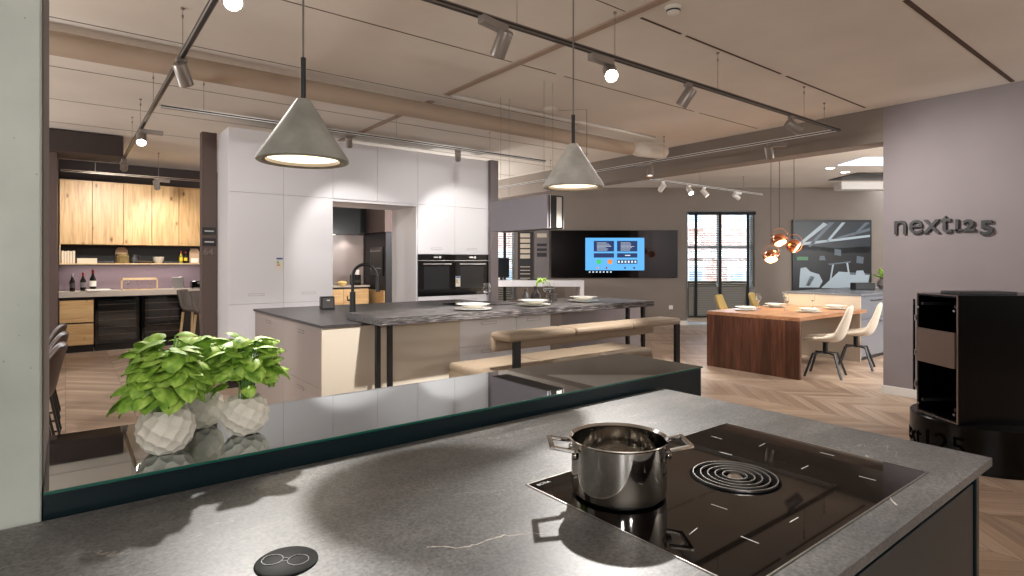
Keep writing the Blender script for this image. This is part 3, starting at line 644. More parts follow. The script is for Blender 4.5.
for i in range(6):
    x = X0+WU*i
    if i < 2:
        t = thing('tall_cabinet', 'tall white handleless cabinet, %s' % ('leftmost of the white wall, beside the taupe column' if i == 0 else 'second from the left, beside the opening'), 'cabinet', (x, YT, 0), 0, 'tall white cabinets')
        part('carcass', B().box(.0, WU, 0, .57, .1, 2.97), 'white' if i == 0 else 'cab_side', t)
        part('plinth', B().box(0, WU, .05, .5, 0, .1), 'walldk', t)
        door(t, WU, .1, .955); d = door(t, WU, .955, 2.24, g=1.06); door(t, WU, 2.24, 2.97)
        if i == 0: sticker(t, WU-.045, 1.42)
    elif i < 4:
        t = thing('wall_cabinet', 'white bridging cabinet over the opening, %s half' % ('left' if i == 2 else 'right'), 'cabinet', (x, YT, 0), 0, 'white cabinets over the opening')
        part('carcass', B().box(0, WU, 0, .75, 2.21, 2.97), 'white', t)
        door(t, WU, 2.24, 2.97)
    else:
        t = thing('oven_cabinet', 'tall white cabinet holding the %s built-in oven' % ('left' if i == 4 else 'right'), 'cabinet', (x, YT, 0), 0, 'white oven cabinets')
        if i == 4: part('side_panel', B().box(-.018, 0, .0, .745, 0, 2.208, .001), 'white', t)
        part('carcass', B().box(0, WU, .0, .75 if i == 4 else .57, .1, .955).box(0, WU, .0, .75 if i == 4 else .57, 1.55, 2.97).box(0, .018, 0, .75 if i == 4 else .57, .9, 1.6).box(WU-.018, WU, 0, .57, .9, 1.6).box(0, WU, .5, .57, .9, 1.6), 'white', t)
        part('plinth', B().box(0, WU, .05, .5, 0, .1), 'walldk', t)
        door(t, WU, .1, .52, 'drawer_front'); door(t, WU, .52, .955, 'drawer_front', g=.885); door(t, WU, 1.55, 2.24, g=1.63); door(t, WU, 2.24, 2.97)
        ov = thing('built_in_oven', 'black glass built-in oven, the %s one of the pair' % ('left' if i == 4 else 'right'), 'oven', (x+.003, YT, .958), 0, 'built-in ovens')
        W = WU-.006
        part('casing', B().box(.02, W-.02, 0, .48, .005, .58), 'black', ov)
        part('control_panel', B().box(0, W, -.02, 0, .505, .59, .001), 'oven', ov)
        dr = part('door', B().box(0, W, -.022, 0, .0, .50, .001), 'oven', ov)
        part('window', B().box(.09, W-.09, -.0235, -.0222, .1, .42), 'ovenwin', dr)
        part('handle', B().box(.07, W-.07, -.055, -.045, .445, .462, .003).box(.08, .1, -.045, -.022, .447, .46).box(W-.1, W-.08, -.045, -.022, .447, .46), 'brush', dr)
        part('display', B().box(W/2-.05, W/2+.02, -.0212, -.02, .54, .56).lathe([(0, .012), (.018, .012), (.02, 0)], n=20, mat=Matrix.Translation((W/2+.05, -.02, .55)) @ Matrix.Rotation(PI/2, 4, 'X')), 'brush', ov)
        part('trim_line', B().box(0, W, -.0215, -.02, .500, .506), 'brush', ov)
        if i == 5: sticker(ov, .05, .2, -.0228)

# column signs
sg = thing('wall_sign', 'two small black plaques with number 64 below on the taupe column', 'sign', (1.365, 7.68, 1.75))
for z in (.06, -.07):
    p = part('plaque', B().box(-.075, .075, -.012, 0, z-.045, z+.045, .002), 'plaque', sg)
    part('print_line', B().box(-.05, .05, -.0132, -.012, z-.006, z+.008), 'printw', p)
nb = part('number_plate', B().box(-.08, .08, -.008, 0, -.235, -.135, .002), 'taupe', sg)
textmesh('64', .11, .003, 'num', 'number', sg, (-.065, -.0095, -.222), (PI/2, 0, 0))

# ------------------------------------------------------------------ cream island
cu = thing('cream_kitchen_island', 'cream and taupe island base below the thin dark worktop', 'kitchen island', (1.49, 4.19, 0))
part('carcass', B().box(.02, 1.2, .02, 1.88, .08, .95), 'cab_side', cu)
part('plinth', B().box(.06, 1.2, .06, 1.84, 0, .08), 'walldk', cu)
part('front_panel', B().box(.0, 1.2, 0, .02, .02, .95, .001), 'cream', cu, label='cream panel facing the bar')
for (y0, y1) in ((.022, .95), (.954, 1.88)):
    for z0, z1 in ((.5, .948), (.08, .497)):
        d = part('drawer_front', B().box(0, .02, y0, y1, z0, z1, .0015), 'mauve', cu)
        yc = (y0+y1)/2
        part('grip', B().box(-.0012, 0, yc-.085, yc+.085, z1-.075, z1-.05), 'cab_side', d)
        part('grip_face', B().box(-.002, -.001, yc-.082, yc+.082, z1-.072, z1-.053), 'mauve', d)
wd = thing('drawer_cabinet', 'white drawer cabinet under the bar table behind the bench', 'cabinet', (2.69, 4.19, 0))
part('carcass', B().box(0.0, 1.2, .02, 1.88, .08, .95), 'white', wd)
part('plinth', B().box(0, 1.15, .06, 1.84, 0, .08), 'walldk', wd)
for (a, b_) in ((.0, .62), (.624, 1.05)):
    for z0, z1 in ((.70, .948), (.40, .697), (.08, .397)):
        d = part('drawer_front', B().box(a+.002, b_-.002, 0, .02, z0, z1, .0015), 'white', wd)
        xc = (a+b_)/2
        part('grip', B().box(xc-.085, xc+.085, -.0012, 0, z1-.065, z1-.04), 'mauve', d)
        part('grip_face', B().box(xc-.082, xc+.082, -.002, -.001, z1-.062, z1-.043), 'white', d)
part('end_panel', B().box(1.052, 1.2, -.0, .02, .0, .95, .001), 'mauve', wd)
solo('island_side_block', B().box(0, 1.68, 0, 1.4, 0, .93, .002), 'wall', 'plain mauve block at the right end of the island behind the bar table legs', 'cabinet', (3.9, 4.6, 0))
solo('thin_worktop', B().box(-.01, 2.42, -.012, 1.91, 0, .022, .001), 'dkwork', 'thin graphite worktop on the cream island, around the tap', 'worktop', (1.49, 4.19, .951))
solo('island_hob', B().box(-.3, .3, -.26, .26, 0, .012, .002), 'blackg', 'flat black glass hob on the island near the ovens', 'hob', (3.58, 5.2, .973))
# tap
tp = thing('kitchen_tap', 'black gooseneck tap with spring neck on the graphite worktop', 'tap', (2.10, 5.10, .973))
part('column', B().tube([(0, 0, 0), (0, 0, .19)], .026, 16).lathe([(0, 0), (.03, 0), (.03, .012), (0, .012)], n=20), 'black', tp, True)
gp = []
for i in range(15):
    a = PI*i/14; gp.append(((.115-.115*math.cos(a))*FY*1.0, -(.115-.115*math.cos(a))*FX, .33+.115*math.sin(a)))
part('neck', B().tube([(0, 0, .15), (0, 0, .25)]+gp+[(.23*FY, -.23*FX, .27)], .0145, 12), 'black', tp, True)
part('spray_head', B().tube([(.23*FY, -.23*FX, .28), (.235*FY, -.235*FX, .19)], [.017, .02], 14), 'black', tp, True)
part('lever', B().tube([(0, 0, .11), (-.05*FY, .05*FX, .115)], .009, 10).tube([(-.045*FY, .045*FX, .115), (-.05*FY, .05*FX, .15)], .006, 8), 'black', tp, True)
bx = thing('black_box', 'small black box standing on the graphite worktop left of the tap', 'box', (2.05, 5.62, .973), ROT+.5)
part('body', B().box(-.065, .065, -.05, .05, 0, .125, .006), 'black', bx)
part('front_plate', B().box(-.052, .052, -.0515, -.05, .015, .115, .001), 'pewter', bx)
part('emblem', B().box(-.012, .018, -.0525, -.0515, .085, .095), 'printw', bx)
# hood
hd = thing('extractor_hood', 'grey box extractor hood suspended on wires above the island', 'extractor hood', (3.5, 3.97, 1.75))
part('body', B().box(.02, .2, .0, .88, 0, .31, .003), 'black', hd)
part('side_panel', B().box(0, .02, 0, .88, -.0, .315, .002), 'hoodm', hd)
part('side_panel', B().box(.2, .215, 0, .88, -.0, .315, .002), 'hoodm', hd)
part('light_strip', B().box(.115, .185, -.004, 0.01, .01, .30, .006).box(.035, .04, -.004, .01, .0, .31), 'detw', hd)
for x in (.05, .16):
    for y in (.1, .78): part('suspension_wire', B().tube([(x, y, .31), (x, y, CZ-1.75)], .002, 6), 'grey', hd)

# ------------------------------------------------------------------ dark oak bar table
bt = thing('bar_table', 'long dark textured oak bar table on black steel legs', 'table', (1.80, 3.85, 0))
part('tabletop', B().box(0, 3.10, 0, .64, .975, 1.032, .003), 'darkoak', bt)
for x, y in ((.075, .22), (.155, .18), (3.06, .12), (3.07, .34)): part('leg', B().box(x-.017, x+.017, y-.017, y+.017, 0, .975), 'black', bt)
# bench
bn = thing('bench', 'taupe leather bench with low padded backrest and black posts beside bar table', 'bench', (2.44, 3.22, 0))
seat = B()
for k in range(3): seat.box(.65*k, .65*k+.65, .24, .76, .54, .63, .03, 3)
part('seat', seat, 'leather', bn, True)
part('seat_skirt', B().box(.0, .06, .24, .76, .44, .58, .025, 3).box(1.89, 1.95, .24, .76, .46, .58, .02, 3), 'leather', bn, True)
part('seat_frame', B().box(.07, 1.8, .27, .72, .48, .54, .004), 'leatherd', bn)
bk_ = B()
for a, b_ in ((.04, .70), (.70, 1.38), (1.38, 2.04)): bk_.box(a, b_, -.01, .24, .865, .925, .027, 3)
part('backrest', bk_, 'leather', bn, True)
part('backrest_pad', B().box(.04, 1.9, .185, .245, .775, .905, .026, 3), 'leather', bn, True)
for x in (.12, 2.0): part('post', B().box(x-.03, x+.03, .0, .03, 0, .87, .002), 'black', bn)
for x in (.4, 1.6): part('foot', B().box(x-.03, x+.03, .3, .7, .0, .02).box(x-.02, x+.02, .48, .52, .02, .48), 'black', bn)
part('crossbar', B().box(.12, 2.0, .005, .03, .44, .48).box(.12, .16, .02, .4, .44, .48).box(1.72, 1.76, .02, .4, .44, .48), 'black', bn)

# tableware
def plate(b, r, z, deep):
    if deep: return b.lathe([(0, z), (r*.45, z), (r*.6, z+.006), (r*.72, z+.028), (r*.75, z+.030), (r, z+.034), (r+.002, z+.037), (r*.75, z+.036), (r*.7, z+.032), (r*.55, z+.010), (0, z+.006)], n=48)
    return b.lathe([(0, z), (r*.62, z), (r, z+.012), (r+.001, z+.015), (r*.7, z+.008), (0, z+.005)], n=48)
def setting(loc, lab, group):
    p = solo('dinner_plate', plate(B(), .16, 0, False), 'china', 'flat plate under the deep one '+lab, 'plate', loc, group=group, smooth=True)
    q = solo('soup_plate', plate(B(), .142, 0, True), 'china', 'deep bowl shaped plate '+lab, 'plate', (loc[0], loc[1], loc[2]+.0155), group=group, smooth=True)
def wineglass(loc, label, h=.2, group='wine glasses'):
    t = thing('wine_glass', label, 'wine glass', loc, 0, group)
    s = h/.2
    part('bowl', B().lathe([(.004*s, .095*s), (.03*s, .115*s), (.037*s, .14*s), (.035*s, .17*s), (.028*s, .2*s), (.0268*s, .2*s), (.0338*s, .17*s), (.0358*s, .14*s), (.029*s, .117*s), (.0, .098*s)], n=28), 'glass', t, True)
    part('stem', B().lathe([(.0, .002), (.036*s, .0005), (.036*s, .002), (.006*s, .006), (.003*s, .02), (.0028*s, .09*s), (.0045*s, .0965*s)], n=24), 'glass', t, True)
    return t
setting((2.74, 4.06, 1.033), 'at the left place on the bar table', 'plates on the bar table')
setting((3.46, 4.12, 1.033), 'at the middle place on the bar table', 'plates on the bar table')
setting((4.20, 4.20, 1.033), 'at the right place on the bar table', 'plates on the bar table')
wineglass((3.10, 4.36, 1.033), 'wine glass before the ovens, by the left plates of the bar table', .21)
wineglass((3.74, 4.25, 1.033), 'wine glass between the middle and right plates of the bar table', .21)
wineglass((3.87, 4.33, 1.033), 'rear wine glass beside the grey vases on the bar table', .2)
tr = B().box(-.16, .16, -.11, .11, 0, .008, .003)
solo('serving_tray', tr, 'pewter', 'thin dark tray lying on the bar table under the grey vases', 'tray', (3.35, 4.47, 1.0325), .1)
def bottlevase(loc, label, s, twig=False):
    t = thing('bottle_vase', label, 'vase', loc, 0, 'charcoal vases on the bar table')
    part('body', B().lathe([(0, 0), (.04*s, 0), (.052*s, .03*s), (.05*s, .075*s), (.022*s, .115*s), (.018*s, .15*s), (.024*s, .16*s), (.018*s, .158*s), (.013*s, .14*s), (0, .13*s)], n=28), 'pewter', t, True)
    if twig:
        b = B(); rng = random.Random(2)
        for k in range(6):
            a = rng.random()*6.28; b.tube([(0, 0, .12*s), (math.cos(a)*.03, math.sin(a)*.03, .2*s), (math.cos(a)*.10, math.sin(a)*.10, .235*s), (math.cos(a)*.14, math.sin(a)*.14, .19*s)], [.003, .004, .012, .004], 6)
        part('foliage', b, 'leaf', t, True)
bottlevase((3.66, 4.47, 1.033), 'short charcoal bottle vase at the left of the vase group', .85)
bottlevase((3.76, 4.44, 1.033), 'taller charcoal vase with drooping green sprig on the bar table', 1.0, True)
solo('tumbler', B().lathe([(0, 0), (.035, 0), (.04, .07), (.036, .07), (.03, .01), (0, .01)], n=24), 'pewter', 'small dark cup right of the vases on the bar table', 'cup', (3.98, 4.42, 1.033), smooth=True)

# ------------------------------------------------------------------ wine bar far left
YW = 11.4
for i, (a, b_) in enumerate(((-.07, .34), (.345, .755), (.76, 1.155), (1.16, 1.555), (1.56, 2.0))):
    w = b_-a; nm = ['first from the left', 'second from the left', 'middle one', 'fourth from the left', 'rightmost, beside the taupe column'][i]
    t = thing('wall_cabinet', 'oak wall cabinet above the wine bar shelf, '+nm, 'cabinet', (a, YW, 1.72), 0, 'oak wall cabinets')
    part('carcass', B().box(0, w, .02, .4, 0, 1.02), 'oakh', t)
    part('door', B().box(.003, w-.003, 0, .02, .003, 1.0, .001), 'oak', t)
t = thing('open_shelf', 'open dark backed niche shelf under the oak wall cabinets', 'shelf', (-.07, YW, 1.40))
part('back_panel', B().box(0, 2.07, .38, .40, .02, .32), 'plaque', t)
part('board', B().box(0, 2.07, .0, .40, 0, .018, .001), 'lightoak', t)
part('side_panel', B().box(-.0, .012, .0, .40, .018, .32), 'lightoak', t)
solo('splashback', B().box(0, 2.1, 0, .02, 0, .43), 'purple', 'mauve splashback panel behind the wine bar', 'splashback', (-.08, 11.98, .975))
solo('wine_bar_worktop', B().box(0, 2.1, -.04, .6, 0, .09, .003), 'stoneb', 'thick beige grey worktop on the wine bar', 'worktop', (-.08, YW, .88))
t = thing('drawer_cabinet', 'oak two drawer base cabinet at the left of the wine coolers', 'cabinet', (-.07, YW, 0))
part('carcass', B().box(0, .43, .02, .55, .12, .87), 'plaque', t)
part('drawer_front', B().box(.0, .43, 0, .02, .48, .83, .001), 'oakh', t); part('drawer_front', B().box(.0, .43, 0, .02, .12, .455, .001), 'oakh', t)
part('plinth', B().box(0, .43, .05, .5, 0, .12), 'plaque', t)
def cooler(x, label):
    t = thing('wine_cooler', label, 'wine cooler', (x, YW, .12), 0, 'wine coolers')
    part('plinth', B().box(0, .63, .05, .5, -.12, 0), 'plaque', t)
    part('cabinet', B().box(0, .6, .06, .55, 0, .74), 'black', t)
    f = B().box(0, .6, 0, .03, 0, .04).box(0, .6, 0, .03, .70, .74).box(0, .04, 0, .03, .04, .70).box(.56, .6, 0, .03, .04, .70)
    part('door_frame', f, 'blackg', t)
    for z in (.13, .25, .37, .5, .62): part('shelf_rail', B().box(.04, .56, .035, .055, z, z+.012), 'bronze', t)
    part('glass_door', B().box(.04, .56, .01, .015, .04, .70), 'glass', t)
cooler(.38, 'black glass wine cooler beside the oak drawers'); cooler(1.02, 'black glass wine cooler on the right, behind the grey stools')
# items on the wine bar
for i, x in enumerate((-.035, .0, .035, .07, .105)):
    solo('book', B().box(-.015, .015, -.08, .08, 0, .2 - .006*(i % 2), .001), 'page', 'upright cream book on the niche shelf, %s' % ['first at the left', 'second from left', 'third from left', 'fourth from left', 'last before the stacked books'][i], 'book', (x+.005, 11.6, 1.4185), group='upright books in the niche')
for i in range(3):
    solo('book', B().box(-.13, .13, -.09, .09, 0, .027, .001), 'page', 'flat cream book, %s of the small stack on the niche shelf' % ['bottom', 'middle', 'top'][i], 'book', (.28, 11.6, 1.4185+.0275*i), group='stacked books in the niche')
solo('folded_cloth', B().box(-.12, .12, -.08, .08, 0, .03, .01, 2), 'pewter', 'dark grey folded cloth beside the stacked books', 'cloth', (.52, 11.6, 1.4185))
t = thing('pasta_jar', 'glass jar filled with pale pasta on the niche shelf', 'jar', (.76, 11.55, 1.4185))
part('glass_body', B().lathe([(0, 0), (.09, 0), (.1, .02), (.1, .15), (.085, .16), (.083, .155), (.095, .14), (.095, .02), (0, .01)], n=28), 'glass', t, True)
part('contents', B().lathe([(0, .012), (.09, .015), (.092, .13), (.05, .15), (0, .155)], n=20), 'pasta', t, True)
solo('paper_bag', B().box(-.085, .085, -.04, .04, 0, .22, .005).prism([(-.085, -.04, .22), (.085, -.04, .22), (.05, 0, .27), (-.05, 0, .27)], (0, .012, 0)), 'paper', 'kraft paper bag standing behind the pasta jar', 'bag', (.75, 11.7, 1.4185))
t = thing('glass_jug', 'dark glass jug right of the pasta jar', 'jug', (.93, 11.64, 1.4185))
part('body', B().lathe([(0, 0), (.05, 0), (.06, .06), (.03, .12), (.035, .15), (.03, .15), (.0, .1)], n=24), 'pewter', t, True)
part('handle', B().tube([(.03, 0, .13), (.08, 0, .12), (.08, 0, .05), (.055, 0, .04)], .006, 8), 'pewter', t, True)
solo('shallow_bowl', B().lathe([(0, 0), (.05, 0), (.12, .035), (.118, .037), (.05, .008), (0, .008)], n=28), 'brush', 'shallow metal bowl in the middle of the niche shelf', 'bowl', (1.08, 11.52, 1.4185), smooth=True)
solo('ceramic_bowl', B().lathe([(0, 0), (.05, 0), (.075, .04), (.085, .11), (.08, .11), (.07, .04), (0, .012)], n=28), 'samp1', 'deep brownish ceramic bowl in the niche', 'bowl', (1.27, 11.55, 1.4185), smooth=True)
solo('folded_cloth', B().box(-.13, .13, -.08, .08, 0, .03, .01, 2), 'pewter', 'dark grey folded cloth between the bowl and oil bottles', 'cloth', (1.47, 11.62, 1.4185))
def bottle(loc, label, s, glass, cap, lab, group):
    t = thing('bottle', label, 'bottle', loc, 0, group)
    part('body', B().lathe([(0, 0), (.036*s, 0), (.038*s, .01), (.038*s, .17*s), (.016*s, .22*s), (.014*s, .285*s), (0, .285*s)], n=24), glass, t, True)
    part('label', B().lathe([(.0385*s, .06*s), (.0392*s, .06*s), (.0392*s, .14*s), (.0385*s, .14*s)], n=24, close=True), lab, t, True)
    part('cap', B().lathe([(.0152*s, .24*s), (.0162*s, .24*s), (.0162*s, .3*s), (0, .3*s)], n=16), cap, t, True)
bottle((1.61, 11.55, 1.4185), 'yellow oil bottle on the niche shelf, left one', .72, 'oil', 'redcap', 'syellow', 'oil bottles')
bottle((1.68, 11.55, 1.4185), 'darker green oil bottle beside the paper package', .70, 'winegl', 'redcap', 'syellow', 'oil bottles')
t = thing('paper_package', 'brown paper food package next to the oil bottles', 'package', (1.82, 11.58, 1.4185))
part('bag', B().box(-.075, .075, -.04, .04, 0, .2, .006).prism([(-.075, -.04, .2), (.075, -.04, .2), (.055, 0, .26), (-.055, 0, .26)], (0, .012, 0)), 'paper', t)
part('label', B().box(-.06, .06, -.042, -.04, .01, .09), 'label', t)
bottle((.09, 11.56, .9705), 'dark wine bottle at the left of three on the wine bar', .95, 'winegl', 'brush', 'pewter', 'wine bottles')
bottle((.23, 11.62, .9705), 'wine bottle with red foil, middle of the three on the wine bar', 1.0, 'winegl', 'redcap', 'samp2', 'wine bottles')
bottle((.36, 11.66, .9705), 'dark bottle with round white label, right of the three', 1.15, 'winegl', 'redcap', 'label', 'wine bottles')
solo('notepad', B().box(-.16, .16, -.1, .1, 0, .03, .008, 2), 'label', 'white folded napkins lying in front of the wine bottles', 'napkin', (.42, 11.45, .9705), .1)
t = thing('glass_rack', 'light wood rack holding three glasses on the wine bar', 'rack', (1.0, 11.6, .9705))
part('frame', B().box(-.26, -.245, -.05, .05, 0, .2).box(.245, .26, -.05, .05, 0, .2).box(-.26, .26, -.05, .05, 0, .012).box(-.26, .26, -.05, .05, .165, .2), 'lightoak', t)
for i, x in enumerate((-.16, 0, .16)):
    wineglass((.99+x, 11.6, .983), 'small wine glass in the light wood rack, %s' % ['left', 'middle', 'right'][i], .15, 'glasses in the rack')
t = thing('photo_frame', 'square silver panel standing on the wine bar', 'frame', (1.58, 11.7, .9705))
part('panel', B().box(-.09, .09, 0, .015, .01, .2, .003), 'brush', t); part('stand', B().box(-.06, .06, -.03, .05, 0, .012), 'brush', t)
t = thing('coffee_machine', 'low black coffee machine at the right end of the wine bar', 'coffee machine', (1.87, 11.55, .9705))
part('body', B().box(-.11, .11, -.1, .1, 0, .13, .015, 2), 'blackg', t); part('tray', B().box(-.09, .09, -.15, -.1, 0, .02, .003), 'brush', t); part('spout', B().box(-.02, .02, -.13, -.1, .08, .11, .003), 'brush', t)
# seats
def shell(prof, widths, curl, thick, name, mat, parent, seg=9):
    b = bmesh.new(); rows = []
    for (y, z), w, c in zip(prof, widths, curl):
        row = []
        for j in range(seg):
            tt = -1+2*j/(seg-1); x = tt*w/2*(1-.06*abs(tt)**3)
            row.append(b.verts.new((x, y-c[0]*abs(tt)**2.5, z+c[1]*abs(tt)**2.5)))
        rows.append(row)
    for a, q in zip(rows, rows[1:]):
        for j in range(seg-1): b.faces.new((a[j], a[j+1], q[j+1], q[j]))
    me = bpy.data.meshes.new(name); bmesh.ops.recalc_face_normals(b, faces=b.faces); b.to_mesh(me); b.free(); me.materials.append(MT[mat])
    me.polygons.foreach_set('use_smooth', [True]*len(me.polygons))
    o = bpy.data.objects.new(name, me); COL.objects.link(o); o.parent = parent
    m = o.modifiers.new('s', 'SOLIDIFY'); m.thickness = thick; m.offset = 0
    m = o.modifiers.new('u', 'SUBSURF'); m.levels = 1; m.render_levels = 2
    return o
# local frame: sitter looks toward -Y, backrest at +Y
def dining_chair(loc, rz, label, mat, legmat='black', group='upholstered swivel dining chairs'):
    t = thing('dining_chair', label, 'chair', loc, rz, group)
    prof = [(-.24, .445), (-.20, .465), (-.08, .46), (.08, .45), (.17, .47), (.215, .55), (.245, .67), (.275, .80), (.29, .90)]
    wd_ = [.38, .42, .45, .46, .45, .44, .43, .42, .39]
    cl = [(0, .0), (0, .01), (0, .03), (.02, .06), (.05, .07), (.07, .05), (.05, .02), (.03, 0), (.015, -.005)]
    shell(prof, wd_, cl, .045, 'seat_shell', mat, t)
    part('hub', B().lathe([(0, .28), (.03, .28), (.03, .42), (.06, .435), (0, .435)], n=20), legmat, t, True)
    for k in range(4):
        a = PI/4+k*PI/2; c, s = math.cos(a), math.sin(a)
        part('leg', B().bar((c*.02, s*.02, .30), (c*.17, s*.17, .285), .024, .016).bar((c*.165, s*.165, .292), (c*.29, s*.29, .0), .024, .016), legmat, t)
    return t
c1 = dining_chair((7.60, 3.30, 0), PI+.26, 'cream swivel chair with a tag at the walnut table, nearer to the camera', 'fabric')
part('tag', B().box(-.03, .03, -.002, .002, -.05, .05), 'label', c1, loc=(-.16, .02, .44), rot=(0, 0, .5))
dining_chair((8.52, 3.30, 0), PI+.3, 'cream swivel chair at the walnut table, beside the grey island', 'fabric')
dining_chair((8.72, 5.2, 0), .3, 'mustard chair at the far side of the walnut table, left one', 'mustard')
dining_chair((9.75, 5.2, 0), .3, 'mustard chair at the far side of the walnut table, right one', 'mustard')
def stool(loc, rz, label):
    t = thing('bar_stool', label, 'bar stool', loc, rz, 'grey leather bar stools')
    prof = [(-.2, .62), (-.17, .64), (0, .635), (.14, .64), (.18, .72), (.21, .86), (.24, .99)]
    shell(prof, [.36, .4, .42, .42, .40, .38, .34], [(0, 0), (0, .01), (0, .02), (.02, .03), (.03, .02), (.03, .01), (.0, 0)], .04, 'seat_shell', 'greyleath', t)
    for sx in (-1, 1):
        for sy in (-1, 1): part('leg', B().bar((sx*.14, sy*.14, .62), (sx*.19, sy*.19, 0), .032, .032, .003), 'lightoak', t)
    part('footrest', B().box(-.17, .17, -.18, -.165, .2, .225).box(-.17, .17, .165, .18, .2, .225), 'lightoak', t)
stool((1.72, 10.75, 0), .93, 'grey leather bar stool at the wine bar, left of the pair')
stool((1.80, 10.1, 0), .93, 'grey leather bar stool closest to the taupe column')
def cantchair(loc, rz, label):
    t = thing('cantilever_chair', label, 'chair', loc, rz, 'brown chairs at the left edge')
    prof = [(-.2, .46), (-.16, .48), (0, .47), (.14, .475), (.18, .55), (.2, .68), (.23, .80), (.25, .86)]
    shell(prof, [.38, .42, .44, .44, .44, .44, .42, .36], [(0, 0), (0, .01), (0, .03), (.03, .05), (.08, .05), (.09, .03), (.07, 0), (.03, 0)], .03, 'seat_shell', 'brown', t)
    for sx in (-1, 1): part('leg', B().tube([(sx*.15, -.15, .46), (sx*.19, -.2, .03), (sx*.19, -.17, .01), (sx*.19, .2, .01), (sx*.19, .2, .03), (sx*.15, .12, .46)], .009, 8), 'black', t, True)
for i, (x, y) in enumerate(((-.24, 5.2), (-.23, 6.0), (-.24, 6.8))):
    cantchair((x, y, 0), PI/2+PI, 'brown shell chair with black wire legs behind the pillar, %s' % ['nearest', 'middle', 'farthest'][i])

# ------------------------------------------------------------------ rear kitchen seen through the opening
t = thing('base_cabinet', 'oak base cabinet run seen through the opening in the white cabinets', 'cabinet', (3.4, YW, 0))
part('carcass', B().box(0, 1.65, .02, .6, .1, .9), 'plaque', t); part('plinth', B().box(0, 1.65, .06, .55, 0, .1), 'plaque', t)
for i in range(3): part('drawer_front', B().box(.55*i+.003, .55*i+.547, 0, .02, .55, .88, .001), 'oakh', t); part('drawer_front', B().box(.55*i+.003, .55*i+.547, 0, .02, .1, .54, .001), 'oakh', t)
solo('rear_worktop', B().box(0, 1.67, -.02, .58, 0, .035, .002), 'stoneb', 'beige worktop seen through the opening in the white cabinets', 'worktop', (3.4, YW, .92))
solo('rear_splashback', B().box(0, 1.79, 0, .02, 0, 1.06), 'splash', 'plain mauve splashback lit from above, seen through the opening', 'splashback', (3.4, 12.0, .96))
t = thing('wall_cabinet', 'black wall cabinet seen through the opening', 'cabinet', (3.4, 11.55, 2.02))
part('carcass', B().box(0, 1.66, 0, .45, 0, .62, .002), 'drum', t)
part('light', B().box(.5, .6, .3, .33, -.004, 0).box(1.0, 1.1, .3, .33, -.004, 0), 'lensd', t)
bulb_or_fill((4.15, 11.85, 2.0), (4.15, 11.95, .95), 9, 120)
bulb_or_fill((4.75, 11.85, 2.0), (4.75, 11.95, .95), 9, 120)
t = thing('tall_cabinet', 'dark tall cabinet with built-in appliance right of the mauve splashback', 'cabinet', (5.2, 10.9, 0))
part('carcass', B().box(0, .6, 0, 1.1, 0, 2.05), 'signg', t)
part('upper_door', B().box(-.02, .6, 0, 1.1, 2.06, 2.7, .002), 'taupe', t)
part('appliance_door', B().box(-.03, 0, .1, .7, 1.15, 1.75, .002), 'oven', t)
part('handle', B().box(-.06, -.045, .15, .65, 1.66, 1.68).box(-.06, -.045, .15, .65, 1.30, 1.32), 'brush', t)
part('lower_front', B().box(-.02, 0, .05, 1.05, .55, .85, .001), 'oakh', t)
t = thing('coffee_maker', 'black and red coffee maker on the rear worktop', 'coffee maker', (4.8, 11.5, .956))
part('body', B().box(-.09, .09, -.08, .1, 0, .22, .01), 'blackg', t); part('canister', B().lathe([(0, 0), (.05, 0), (.05, .1), (0, .1)], (0.02, -.02, .22), 20), 'detw', t, True); part('tap', B().box(-.09, -.06, -.1, -.08, .2, .33, .004), 'redcap', t)
solo('bread_basket', B().lathe([(0, 0), (.07, 0), (.1, .06), (.07, .09), (0, .1)], n=16), 'pasta', 'small basket with bread in front of the coffee maker', 'basket', (4.48, 11.42, .956), smooth=True)

# ------------------------------------------------------------------ back wall things
RZ = ROT
t = thing('wall_monitor', 'wide black glass wall panel with a lit blue screen in its middle', 'screen', bk(2.35, D-.03, 1.08), RZ)
part('glass_panel', B().box(-1.46, 1.42, -.03, .02, 0, 1.08, .004), 'blackg', t)
S_ = part('display', B().box(-.68, .66, -.034, -.03, .17, .91), 'scr', t)
part('window_panel', B().box(-.49, -.03, -.037, -.034, .60, .84).box(-.49, -.03, -.037, -.034, .46, .56), 'scrd', S_)
part('window_panel', B().box(.04, .50, -.037, -.034, .60, .84).box(.04, .50, -.037, -.034, .46, .56), 'scrd', S_)
tl = B(); rng = random.Random(4)
for k in range(7):
    for x in (-.42, .12):
        tl.box(x, x+rng.uniform(.2, .34), -.0385, -.037, .625+.028*k, .632+.028*k)
tl.box(.22, .34, -.0385, -.037, .5, .52)
part('text_line', tl, 'scrw', S_)
disc = lambda x, z, r: B().lathe([(0, .004), (r, .004), (r, 0)], n=24, mat=Matrix.Translation((x, -.034, z)) @ Matrix.Rotation(PI/2, 4, 'X'))
part('green_button', disc(-.37, .365, .055), 'scrg', S_); part('orange_button', disc(-.12, .365, .055), 'scro', S_)
part('icon_bar', B().box(.04, .50, -.037, -.034, .32, .41), 'scrd', S_)
ic = B()
for k in range(6): ic.box(.06+.075*k, .10+.075*k, -.0385, -.037, .34, .39)
for k in range(7): ic.box(-.60+.08*k, -.565+.08*k, -.035, -.03, .12, .145)
part('icon', ic, 'scrw', S_)
part('round_icon', disc(-.4, .225, .022), 'scro', S_); part('round_icon', disc(-.2, .225, .022), 'sred', S_); part('round_icon', disc(.22, .225, .022), 'scrd', S_); part('round_icon', disc(.43, .225, .022), 'signg', S_)
solo('wall_socket', B().box(-.045, .045, -.012, 0, 0, .09, .004).box(-.03, .03, -.015, -.01, .015, .075, .003), 'detw', 'white double wall socket below the right end of the black panel', 'socket', bk(3.63, D, .36), RZ)
